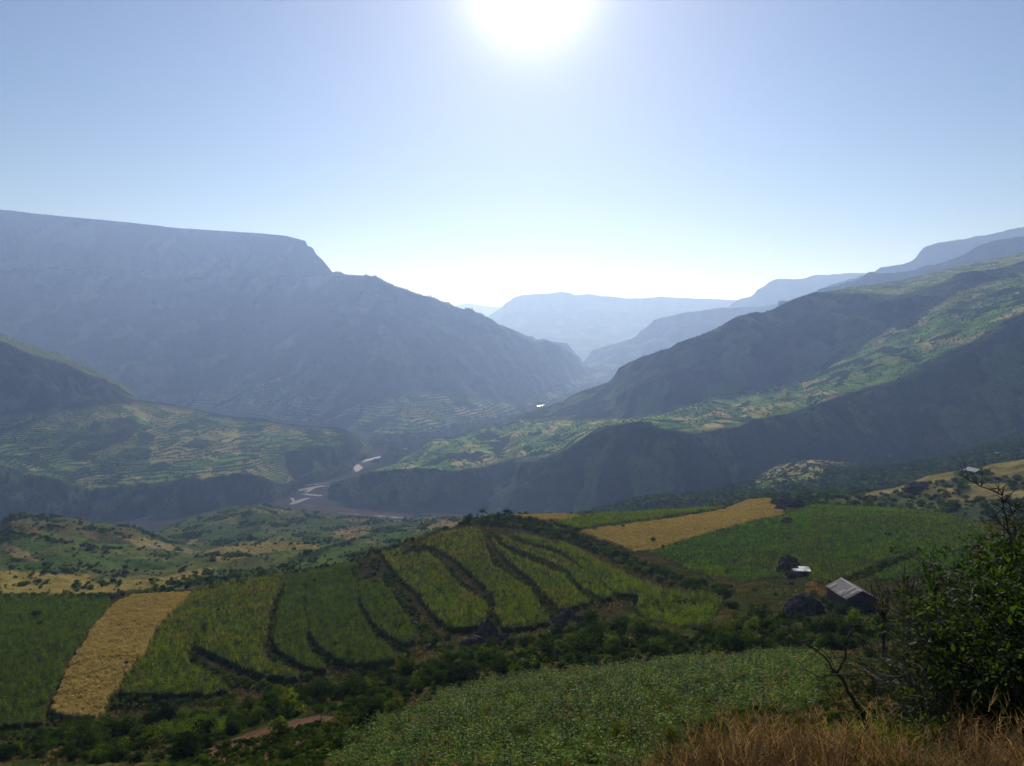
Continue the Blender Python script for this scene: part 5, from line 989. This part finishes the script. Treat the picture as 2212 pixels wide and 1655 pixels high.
# ------------------------------------------------------------------ tin roofed buildings
M_TIN = plain('weathered_tin', (0.42, 0.39, 0.37), 0.8, 0.3, 1.2, metallic=0.0, spec=0.1)
M_TIN3 = plain('dark_tin', (0.16, 0.14, 0.125), 0.85, 0.3, 1.5, spec=0.1)
M_TIN2 = plain('streaked_tin', (0.26, 0.24, 0.225), 0.8, 0.35, 1.5, metallic=0.0, spec=0.1)
M_SHINE = plain('shiny_tin', (0.45, 0.50, 0.56), 0.5, 0.25, 1.0, metallic=0.0, spec=0.4)
M_MUD = plain('mud_wall', (0.075, 0.052, 0.038), 0.95, 0.35, 1.4, bump=0.02)
M_WOOD = plain('eucalyptus_pole', (0.11, 0.085, 0.06), 0.85, 0.3, 6.0)
M_DARKDOOR = plain('plank_door', (0.04, 0.032, 0.025), 0.8, 0.3, 5.0)
def corrugated(parent, o, u, v, wlen, slope, mat, name='roof_sheet', ribs=6):
    """one sheet: origin o, along u (width wlen), down v (length slope)"""
    b = MB(); nrm = u.cross(v).normalized(); nrm = nrm if nrm.z > 0 else -nrm; n = ribs*2
    for k in range(n):
        a0, a1 = k/n*wlen, (k+1)/n*wlen; h0, h1 = (0.009 if k % 2 else -0.009), (0.009 if (k+1) % 2 else -0.009)
        b.quad(o+u*a0+nrm*h0, o+u*a1+nrm*h1, o+u*a1+nrm*h1+v*slope, o+u*a0+nrm*h0+v*slope)
    return b.build(name, [mat], parent)
def gable_hut(p, yaw, length, half, wall, rise, label, sheets, mats, detail=True, name='hut', cat='hut', over=0.35, rows=1):
    """ridge runs along local +x"""
    root = bpy.data.objects.new(name, None); COL.objects.link(root); root.location = p; root.rotation_euler = (0, 0, yaw); tag(root, label, cat)
    L2 = length/2-over; h2 = half-over; zt = wall+rise*over/half
    for s, nm in ((1, 0), (-1, 0)):
        b = MB(); b.box((0, s*h2, zt/2-0.3), (L2, 0, 0), (0, 0.09, 0), (0, 0, zt/2+0.3)); b.build('wall', [M_MUD], root)
    for s in (1, -1):
        b = MB(); x0, x1 = s*(L2-0.18), s*L2; y = h2-0.1; zr = wall+rise-0.12
        prof = [(-y, -0.6), (y, -0.6), (y, zt), (0, zr), (-y, zt)]
        i = len(b.v); b.v += [(x0, a, c_) for a, c_ in prof]+[(x1, a, c_) for a, c_ in prof]
        b.f += [(0, 1, 2, 3, 4), (9, 8, 7, 6, 5)]+[(k, 5+k, 5+(k+1) % 5, (k+1) % 5) for k in range(5)]; b.m += [0]*7; b.build('gable_wall', [M_MUD], root)
    if detail:
        b = MB(); b.box((L2+0.03, -0.3, 0.95), (0.03, 0, 0), (0, 0.42, 0), (0, 0, 0.95)); d = b.build('door', [M_DARKDOOR], root)
        b = MB(); b.box((L2+0.08, 0.05, 0.95), (0.02, 0, 0), (0, 0.02, 0), (0, 0, 0.08)); b.build('handle', [M_TIN2], d)
        for sx in (-1, 1):
            for sy in (-1, 1): b = MB(); b.tube([(sx*(length/2-0.12), sy*(half-0.15), -0.6), (sx*(length/2-0.12), sy*(half-0.15), wall-0.02)], [0.06, 0.055], 6); b.build('post', [M_WOOD], root)
        for k in range(4):
            for s in (1, -1): b = MB(); x = -length/2+0.3+(length-0.6)*k/3; b.tube([(x, 0, wall+rise-0.08), (x, s*(half-0.05), wall-0.09)], [0.045, 0.045], 5); b.build('rafter', [M_WOOD], root)
    sl = math.hypot(half, rise); w = length/sheets
    for s in (1, -1):
        v = Vector((0, s*half, -rise)).normalized()
        for k in range(sheets):
            for q in range(rows):
                lift = 0.012*(k % 2)+0.016*(rows-1-q); ll = sl/rows
                corrugated(root, Vector((-length/2+k*w-(0.03 if k else 0), 0, wall+rise+lift))+v*(ll*q-(0.06 if q else 0)), Vector((1, 0, 0)), v, w+0.03, ll+(0.06 if q else 0)+rr.uniform(-0.05, 0.08)*(q == rows-1), mats[rr.randrange(len(mats))])
    if detail:
        b = MB(); 
        for s in (1, -1):
            v = Vector((0, s*half, -rise)).normalized(); o = Vector((-length/2, 0, wall+rise+0.06)); b.quad(o, o+Vector((length, 0, 0)), o+Vector((length, 0, 0))+v*0.28, o+v*0.28)
        b.build('ridge_cap', [M_TIN], root)
    return root
M_TINL = plain('pale_tin', (0.45, 0.43, 0.41), 0.8, 0.3, 1.2, metallic=0.0, spec=0.1)
ridge_mid = Vector((72.58, 159.0, -54.23)); gz_ = float(NB.height([72.58], [159.0])[0]); print('hut ground', gz_)
gable_hut(ridge_mid-Vector((0, 0, 3.9)), math.atan2(-0.996, 0.0857), 8.6, 3.5, 2.2, 1.7, 'mud walled hut with a weathered corrugated tin gable roof behind the near bush', 11, [M_TIN2, M_TIN3, M_TIN, M_TIN2, M_TIN3], rows=2)
pf = Q.hit(2104, 1022); gable_hut(pf-Vector((0, 0, 0.6)), -1.35, 11.0, 4.5, 2.3, 2.1, 'farmhouse with pale tin gable roof on top of the farm hill at right', 8, [M_TINL, M_TIN], name='farmhouse', cat='house', rows=1)
# lean-to shed against the standing rock
ps = nb(1730, 1242); root = bpy.data.objects.new('shed', None); COL.objects.link(root); root.location = ps; root.rotation_euler = (0, 0, -0.12); tag(root, 'small open shed with a shining flat tin roof against the dark standing rock', 'shed')
for sx in (-2.1, 0, 2.1):
    for sy, h in ((-1.4, 1.5), (1.4, 1.85)): b = MB(); b.tube([(sx, sy, -0.5), (sx, sy, h)], [0.06, 0.05], 6); b.build('post', [M_WOOD], root)
b = MB(); b.box((0, 1.45, 0.8), (2.2, 0, 0), (0, 0.06, 0), (0, 0, 1.0)); b.build('wall', [M_MUD], root)
for sx in (-2.2, 2.2): b = MB(); b.box((sx, 0, 0.7), (0.06, 0, 0), (0, 1.35, 0), (0, 0, 0.85)); b.build('wall', [M_MUD], root)
sv = Vector((0, -3.2, -0.36)).normalized()
for q in range(2):
    for k in range(5):
        if q == 0 and k < 2: continue
        corrugated(root, Vector((-2.35+k*0.94, 1.65, 1.97+0.012*(k % 2)+0.02*(1-q)))+sv*(1.62*q), Vector((1, 0, 0)), sv, 0.97, 1.68, [M_SHINE, M_SHINE, M_TINL][rr.randrange(3)])
for k, (b_, X, Y, w, lab) in enumerate([(R, 1484, 886, 9, 'tiny white roofed hut at the left end of the sunlit mountain shelf'), (R, 1598, 892, 8, 'tiny white roofed hut on the mountain shelf, right of the other one'), (P, 2155, 983, 7.5, 'small pale roofed hut in the scrub above the farmhouse'), (P, 1958, 1017, 6, 'tiny white roof in the scrub left of the farmhouse'), (R, 1921, 988, 5, 'smallest pale roof on the dark mountain foot'), (L, 1190, 862, 9, 'tiny tent like bright roof deep in the hazy gorge')]):
    gable_hut(b_.hit(X, Y)+Vector((0, 0, 0.6)), rr.uniform(-0.3, 0.3), w, w*0.36, 2.0, w*0.12, lab, 2, [M_TINL], False, rows=1)

for X, Y, r, lab in ((1796, 1318, 1.5, 'dark shrub against the left wall of the tin roofed hut'), (1815, 1330, 1.9, 'largest shrub in front of the tin roofed hut, left side'), (1846, 1336, 1.7, 'shrub in front of the gable of the tin roofed hut'), (1778, 1300, 1.3, 'shrub between the largest rock and the hut'), (1876, 1322, 1.5, 'shrub at the right front corner of the tin roofed hut'), (1757, 1290, 1.4, 'green shrub growing on the right shoulder of the largest rock')): shrub(NB.hit(X, Y), r, lab, None, 1.2)
hd_ = inpoly(NB.X, NB.Y, [(1740, 1262), (1800, 1256), (1790, 1290), (1770, 1300), (1740, 1285)]) & NB.vis
instances('dry_grass', 'orange dry grass between the largest rock and the hut', NB.scatter(hd_, 350, rg), 'dry_tuft', lambda n: rg.uniform(0.8, 1.5, n), rg)

# ------------------------------------------------------------------ the big bush beside the viewer
rr = random.Random(77)
M_NLEAF = leaf_material('broad_leaf', (0.016, 0.036, 0.010), (0.075, 0.105, 0.014), 0.55, 0.55, (2.1, 2.2, 0.4), 0.05)
def wp(X, Y, D):
    a, t = ray(X, Y); return Vector((float(a)*D, D, float(t)*D))
root = bpy.data.objects.new('large_bush', None); COL.objects.link(root); root.location = wp(2120, 1655, 6.0)*1.0; org = root.location.copy()
tag(root, 'large leafy bush with bare twigs crowding the lower right corner', 'bush')
LIMBS = [[(2150, 1720, 5.6), (2120, 1560, 5.8), (2090, 1440, 6.1), (2050, 1350, 6.5), (2010, 1305, 6.8)], [(2170, 1720, 5.6), (2175, 1540, 5.8), (2160, 1400, 6.2), (2130, 1300, 6.6), (2095, 1235, 6.9)], [(2200, 1720, 5.5), (2230, 1520, 5.7), (2235, 1360, 6.1), (2220, 1260, 6.5), (2205, 1195, 6.8)],
         [(2100, 1720, 5.6), (2060, 1600, 5.6), (2010, 1500, 5.9), (1965, 1440, 6.1), (1935, 1400, 6.2)], [(2140, 1720, 5.5), (2100, 1620, 5.3), (2070, 1520, 5.2), (2040, 1440, 5.4), (2020, 1380, 5.6)], [(2250, 1720, 5.2), (2280, 1560, 5.2), (2290, 1400, 5.5), (2275, 1290, 5.9), (2260, 1210, 6.2)],
         [(2190, 1720, 5.3), (2150, 1600, 5.0), (2110, 1500, 5.0), (2080, 1400, 5.3), (2060, 1320, 5.6)], [(2210, 1720, 5.4), (2200, 1600, 4.9), (2190, 1480, 4.9), (2180, 1360, 5.1), (2170, 1280, 5.4)], [(2120, 1720, 5.9), (2080, 1560, 6.4), (2050, 1420, 6.9), (2060, 1350, 7.3), (2070, 1290, 7.6)]]
LIMBS = [[(x+max(0, (2060-x)*0.35), 1720-(1720-y)*(0.80 if x < 2185 else 0.90), d) for x, y, d in l_] for l_ in LIMBS]
leaves = []; tubes = []
def grow(p, d, L, r, depth):
    pts = [p]; rad = [r]; n = 4; q = p
    for k in range(n):
        d = (d+Vector((rr.gauss(0, .16), rr.gauss(0, .16), rr.gauss(0.03, .16)))).normalized(); q = q+d*L/n; pts.append(q); rad.append(r*(1-0.7*(k+1)/n))
    tubes.append((pts, rad, 4 if r > 0.004 else 3))
    for k in range(1, n+1):
        if depth > 0:
            for _ in range(2 if rr.random() < 0.45 else 1):
                dd = (d+Vector((rr.gauss(0, .8), rr.gauss(0, .8), rr.gauss(0.15, .7)))).normalized(); grow(pts[k], dd, L*rr.uniform(0.5, 0.75), r*0.5, depth-1)
        if depth <= 1:
            X, Y = project(pts[k].x, pts[k].y, pts[k].z)
            prob = float(np.interp(X, [1880, 1960, 2060, 2150], [0.0, 0.18, 0.42, 0.62]))
            if 1470 < Y < 1560: prob *= 0.8
            if rr.random() < prob:
                for _ in range(rr.choice((2, 2, 3, 4))): leaves.append((pts[k], d))
for L_ in LIMBS:
    P_ = [wp(*q) for q in L_]; pts = []
    for a_, b_ in zip(P_[:-1], P_[1:]):
        for k in range(3): pts.append(a_.lerp(b_, k/3)+Vector((rr.gauss(0, .012), rr.gauss(0, .02), rr.gauss(0, .012))))
    pts.append(P_[-1]); n = len(pts); tubes.append((pts, [0.028*(1-0.8*k/n) for k in range(n)], 6))
    for k in range(2, n):
        for _ in range(2):
            dd = ((pts[k]-pts[k-1]).normalized()*0.8+Vector((rr.gauss(0, .8), rr.gauss(0, .8), rr.gauss(0.2, .6)))).normalized(); grow(pts[k], dd, rr.uniform(0.3, 0.55), 0.008, 2)
for n_, (pts, rad, sd_) in enumerate([t_ for t_ in tubes if t_[2] == 6]):
    b = MB(); b.tube([p-org for p in pts], rad, 6); b.build('branch', [M_BARK], root)
b = MB()
for pts, rad, sd_ in tubes:
    if sd_ != 6: b.tube([p-org for p in pts], [max(x, 0.0013) for x in rad], 3)
tg = b.build('twigs', [M_TWIG], root); tg['kind'] = 'stuff'
# one broad leaf: folded along its midrib, pointed
def leaf_mesh():
    b = MB(); pr = [(0, 0), (0.18, 0.16), (0.45, 0.24), (0.75, 0.17), (1.0, 0.0)]
    for k in range(4):
        (x0, w0), (x1, w1) = pr[k], pr[k+1]; z0, z1 = -0.18*x0*x0, -0.18*x1*x1
        for s in (1, -1): b.quad((x0, 0, z0), (x1, 0, z1), (x1, s*w1, z1+0.10*w1), (x0, s*w0, z0+0.10*w0))
    return b
LM = leaf_mesh(); lo = LM.build('leaf', [M_NLEAF], root, link=False)
V = np.array(LM.v, float); F = np.array(LM.f, np.int64)
mats_ = []
for p, d in leaves:
    dd = (d*0.5+Vector((rr.gauss(0, .7), rr.gauss(0, .7), rr.gauss(-0.15, .5)))).normalized(); up = Vector((rr.gauss(0, .5), rr.gauss(0, .5), 1)); y = up.cross(dd).normalized(); z = dd.cross(y)
    s = rr.uniform(0.026, 0.056)*(1.25 if rr.random() < 0.15 else 1.0); Mx = Matrix((dd, y, z)).transposed().to_4x4(); mats_.append((Matrix.Translation(p-org+dd*0.01)@Mx@Matrix.Scale(s, 4), p, s))
sc_ = []
for k, (Mx, p, s) in enumerate(mats_):
    X, Y = project(p.x, p.y, p.z); on = 0 < X < 2212 and 1000 < Y < 1655; sc_.append((-(s/p.y) if on else 0, k))
sc_.sort(); single = set(k for _, k in sc_[:300])
for k in sorted(single):
    o = lo.copy(); o.name = 'leaf'; COL.objects.link(o); o.parent = root; o.matrix_local = mats_[k][0]
rest = [m_[0] for k, m_ in enumerate(mats_) if k not in single]
A = np.array([[list(r_) for r_ in m_] for m_ in rest]); VV = np.einsum('nij,vj->nvi', A[:, :3, :3], V)+A[:, None, :3, 3]
FF = (F[None]+np.arange(len(rest))[:, None, None]*len(V)).reshape(-1, 4)
fo = mesh_from('foliage', VV.reshape(-1, 3), FF, [M_NLEAF], False, root); fo['kind'] = 'stuff'
print('bush leaves', len(mats_), 'twigs', len(tubes))

# dead branches and thorny stems rising in front of and beside the bush
def branchy(name, label, limbs, cat, spikes=0, mat=M_BARK, seed=5):
    r2 = random.Random(seed); base = wp(*limbs[0][0][0]); root = bpy.data.objects.new(name, None); COL.objects.link(root); root.location = base; tag(root, label, cat)
    for pts, r0, r1 in limbs:
        P_ = [wp(*q) for q in pts]; full = []
        for a_, b_ in zip(P_[:-1], P_[1:]):
            for k in range(3): full.append(a_.lerp(b_, k/3)+Vector((r2.gauss(0, .006), r2.gauss(0, .01), r2.gauss(0, .006)))*(k > 0))
        full.append(P_[-1]); n = len(full); b = MB(); b.tube([p-base for p in full], [r0+(r1-r0)*k/(n-1) for k in range(n)], 6); o = b.build('branch', [mat], root)
        if spikes:
            tw = MB()
            for _ in range(spikes):
                k = r2.randrange(1, n); d = Vector((r2.gauss(0, 1), r2.gauss(0, 0.8), r2.gauss(0.7, 0.7))).normalized(); L_ = r2.uniform(0.05, 0.2); q = full[k]-base; tw.tube([q, q+d*L_*0.5+Vector((0, 0, 0.01)), q+d*L_], [0.004, 0.003, 0.0012], 4)
            tw.build('twigs', [mat], o)['kind'] = 'stuff'
    return root
branchy('dead_branch', 'bare forked dead branch leaning left in front of the bush', [([(1905, 1690, 5.6), (1894, 1610, 5.6), (1861, 1540, 5.7), (1831, 1494, 5.75), (1808, 1454, 5.8), (1784, 1421, 5.9), (1748, 1395, 6.0)], 0.020, 0.006), ([(1808, 1454, 5.8), (1827, 1421, 5.8), (1824, 1388, 5.8), (1844, 1351, 5.8)], 0.009, 0.004),
   ([(1827, 1421, 5.8), (1794, 1424, 5.8), (1801, 1325, 5.8)], 0.004, 0.002), ([(1810, 1457, 5.8), (1785, 1460, 5.7), (1758, 1467, 5.6)], 0.006, 0.003), ([(1861, 1540, 5.7), (1811, 1530, 5.6), (1790, 1500, 5.6), (1784, 1477, 5.6)], 0.005, 0.002), ([(1870, 1560, 5.7), (1825, 1540, 5.6), (1812, 1490, 5.6)], 0.005, 0.002), ([(1866, 1550, 5.7), (1880, 1500, 5.7), (1900, 1478, 5.7)], 0.005, 0.002), ([(1748, 1395, 6.0), (1730, 1385, 6.0), (1700, 1350, 6.0)], 0.005, 0.002)], 'branch', 7)
branchy('thorny_stem', 'thorny grey stem standing against the farm hill at the right edge', [([(2200, 1260, 6.0), (2185, 1180, 6.0), (2172, 1110, 6.0), (2164, 1078, 6.0), (2168, 1055, 6.0)], 0.008, 0.003), ([(2164, 1078, 6.0), (2186, 1092, 6.0), (2205, 1104, 6.0), (2230, 1112, 6.0)], 0.006, 0.003), ([(2166, 1070, 6.0), (2140, 1058, 6.0), (2110, 1046, 6.0), (2085, 1030, 6.0)], 0.006, 0.002), ([(2176, 1130, 6.0), (2190, 1105, 6.0), (2205, 1085, 6.0)], 0.006, 0.003), ([(2180, 1150, 6.0), (2160, 1130, 6.0), (2140, 1115, 6.0)], 0.006, 0.003), ([(2185, 1165, 6.0), (2205, 1140, 6.0), (2222, 1120, 6.0)], 0.006, 0.003)], 'branch', 16, M_BARK, 6)
for k, (X, Y, h, lab) in enumerate([(1907, 1330, 70, 'upright candelabra twig left of the bush, by the hut'), (1962, 1300, 66, 'upright candelabra twig right of the hut'), (2020, 1275, 60, 'upright candelabra twig nearest the leafy top of the bush')]):
    limbs = [([(X, Y+90, 6.3), (X, Y+30, 6.3), (X+2, Y, 6.3)], 0.010, 0.008)]
    for j in range(8):
        a_ = (j-3.5)/3.5; limbs.append(([(X+1, Y+10-abs(a_)*4, 6.3), (X+a_*14, Y-20, 6.3+rr.uniform(-.1, .1)), (X+a_*24+rr.uniform(-4, 4), Y-h*rr.uniform(0.6, 1.0), 6.3+rr.uniform(-.15, .15))], 0.0055, 0.003))
    branchy('candelabra_twig', lab, limbs, 'branch', 3, M_BARK, 50+k)
LONG = [[(2115, 1560, 4.9), (2040, 1505, 5.0), (1990, 1480, 5.2)], [(2160, 1640, 4.9), (2090, 1535, 5.0), (1985, 1462, 5.2), (1893, 1478, 5.4)], [(2000, 1530, 5.0), (1980, 1450, 5.2), (1975, 1405, 5.3)], [(2010, 1550, 4.9), (1950, 1430, 5.3), (1915, 1415, 5.4)]]
branchy('dead_twigs', 'pale dead twigs crossing the dark base of the bush', [(l_, 0.006, 0.002) for l_ in LONG], 'twigs', 9, M_TWIG, 60)

# ------------------------------------------------------------------ grass round the viewer
rng = np.random.default_rng(91)
def near_pts(n, X0, X1, D0, D1, ymax=9999, pw=1.0):
    D = D0+(D1-D0)*rng.random(n)**pw; X = rng.uniform(X0, X1, n); a = ray(X, 713)[0]; x = a*D; z = NB.height(x, D)
    return np.stack([x, D, z], -1)
def keep(p, h, f):
    X, Y = project(p[:, 0], p[:, 1], p[:, 2]+h); return p[f(X, Y)]
edge = lambda X: np.interp(X, [1100, 1350, 1450, 1550, 1650, 1700, 1800, 1950, 2212, 2400], [1740, 1690, 1662, 1630, 1585, 1600, 1580, 1568, 1555, 1545])
p = near_pts(32000, 1250, 2760, 3.4, 16, pw=1.3); p = keep(p, 0.6, lambda X, Y: (Y > edge(X)+rng.normal(0, 12, len(X))))
sel = fbm(p[:, 0]/0.9, p[:, 1]/0.9, 3, 301) > -0.06; print('near grass', len(p), sel.sum())
wds = keep(near_pts(5000, 1300, 2420, 4.5, 16), 0.4, lambda X, Y: Y > edge(X)); wds = wds[fbm(wds[:, 0]/1.3, wds[:, 1]/1.3, 3, 303) > 0.08][:420]; instances('undergrowth', 'small leafy weeds among the dry grass at bottom right', wds, 'weeds', lambda n: rng.uniform(0.14, 0.34, n), rng)
instances('dry_grass', 'orange dry grass filling the bottom right in front of the viewer', p[sel][:2500], 'close_dry', lambda n: 0.35+0.75*rng.random(n)**1.8, rng, tilt=0.2)
instances('grass', 'green grass blades mixed into the dry grass at bottom right', p[~sel][:2800], 'close_green', lambda n: rng.uniform(0.4, 1.0, n), rng, tilt=0.2)
wd = inpoly(NB.X, NB.Y, [(1400, 1670), (1500, 1580), (1560, 1545), (1640, 1530), (1750, 1560), (1810, 1480), (1860, 1440), (2000, 1420), (2212, 1420), (2300, 1600), (1900, 1670)]) & (NB.y > 16) & (NB.y < 110)
instances('dry_grass', 'brown dry grass at the near edge of the lower sorghum field', NB.scatter(wd, 3500, rng), 'dry_tuft', lambda n: rng.uniform(0.5, 1.1, n), rng)
instances('undergrowth', 'weeds and low bushes at the near edge of the lower sorghum field', NB.scatter(wd, 1400, rng), 'shrubs_low', lambda n: rng.uniform(0.25, 0.7, n), rng)
zd = FMASK['Z'] & (fbm(NB.x/4, NB.y/4, 3, 305) > 0.16); instances('dry_grass', 'patches of dry weeds inside the lower sorghum field', NB.scatter(zd, 900, rng), 'dry_tuft', lambda n: rng.uniform(0.6, 1.3, n), rng)
shrubs_in(NB, inpoly(NB.X, NB.Y, [(1820, 1410), (2212, 1395), (2300, 1500), (1850, 1520)]) & (NB.y > 30), 10, 0.9, 2.0, 'dark shrub behind the large bush at the right', 'shrubs behind the large bush', 55)
for X, Y, r, lab in ((1340, 1600, 1.15, 'dark leafy shrub in the lower sorghum field, right of centre'), (1452, 1600, 0.9, 'green shrub right of the dark leafy one in the lower field'), (1290, 1650, 0.8, 'low bush at the bottom edge right of centre')): shrub(NB.hit(X, Y), r, lab, None, 1.2)
tall = [sorghum(rr, M_SORGN, 9, 6, 1.5, 0.10) for _ in range(4)]
for k, (X, D) in enumerate([(1170, 36), (1215, 33), (1245, 38), (1262, 34), (1300, 36), (1330, 32), (1352, 37), (1380, 34), (1130, 40), (940, 44)]):
    x = float(ray(X, 713)[0])*D; o = tall[k % 4].copy(); o.name = 'sorghum_plant'; COL.objects.link(o); o.location = (x, D, float(NB.height([x], [D])[0])); o.rotation_euler = (0, 0, rr.uniform(0, 6)); s = rr.uniform(0.9, 1.25); o.scale = (s, s, s)
    tag(o, 'tall sorghum plant with broad arching leaves at the bottom edge', 'plant', 'tall plants at the bottom edge')
for o in SHRUB_MESH: pass
# ------------------------------------------------------------------ haze
hb = [(-47000, -9500, RIVER_Z-30), (47000, 74000, 1080)]
m, n, l = new_mat('haze_air'); out = n.new('ShaderNodeOutputMaterial'); pv = n.new('ShaderNodeVolumePrincipled')
pv.inputs['Color'].default_value = (0.37, 0.545, 1.0, 1); pv.inputs['Absorption Color'].default_value = (1, 1, 1, 1); pv.inputs['Density'].default_value = HAZE_DENSITY
pv.inputs['Anisotropy'].default_value = 0.45
l.new(pv.outputs[0], out.inputs['Volume'])
(x0, y0, z0), (x1, y1, z1) = hb
v = [(x, y, z) for z in (z0, z1) for y in (y0, y1) for x in (x0, x1)]
o = mesh_from('haze', v, [(0, 2, 3, 1), (4, 5, 7, 6), (0, 1, 5, 4), (2, 6, 7, 3), (0, 4, 6, 2), (1, 3, 7, 5)], [m]); tag(o, 'thin blue morning haze filling the whole valley', kind='stuff')
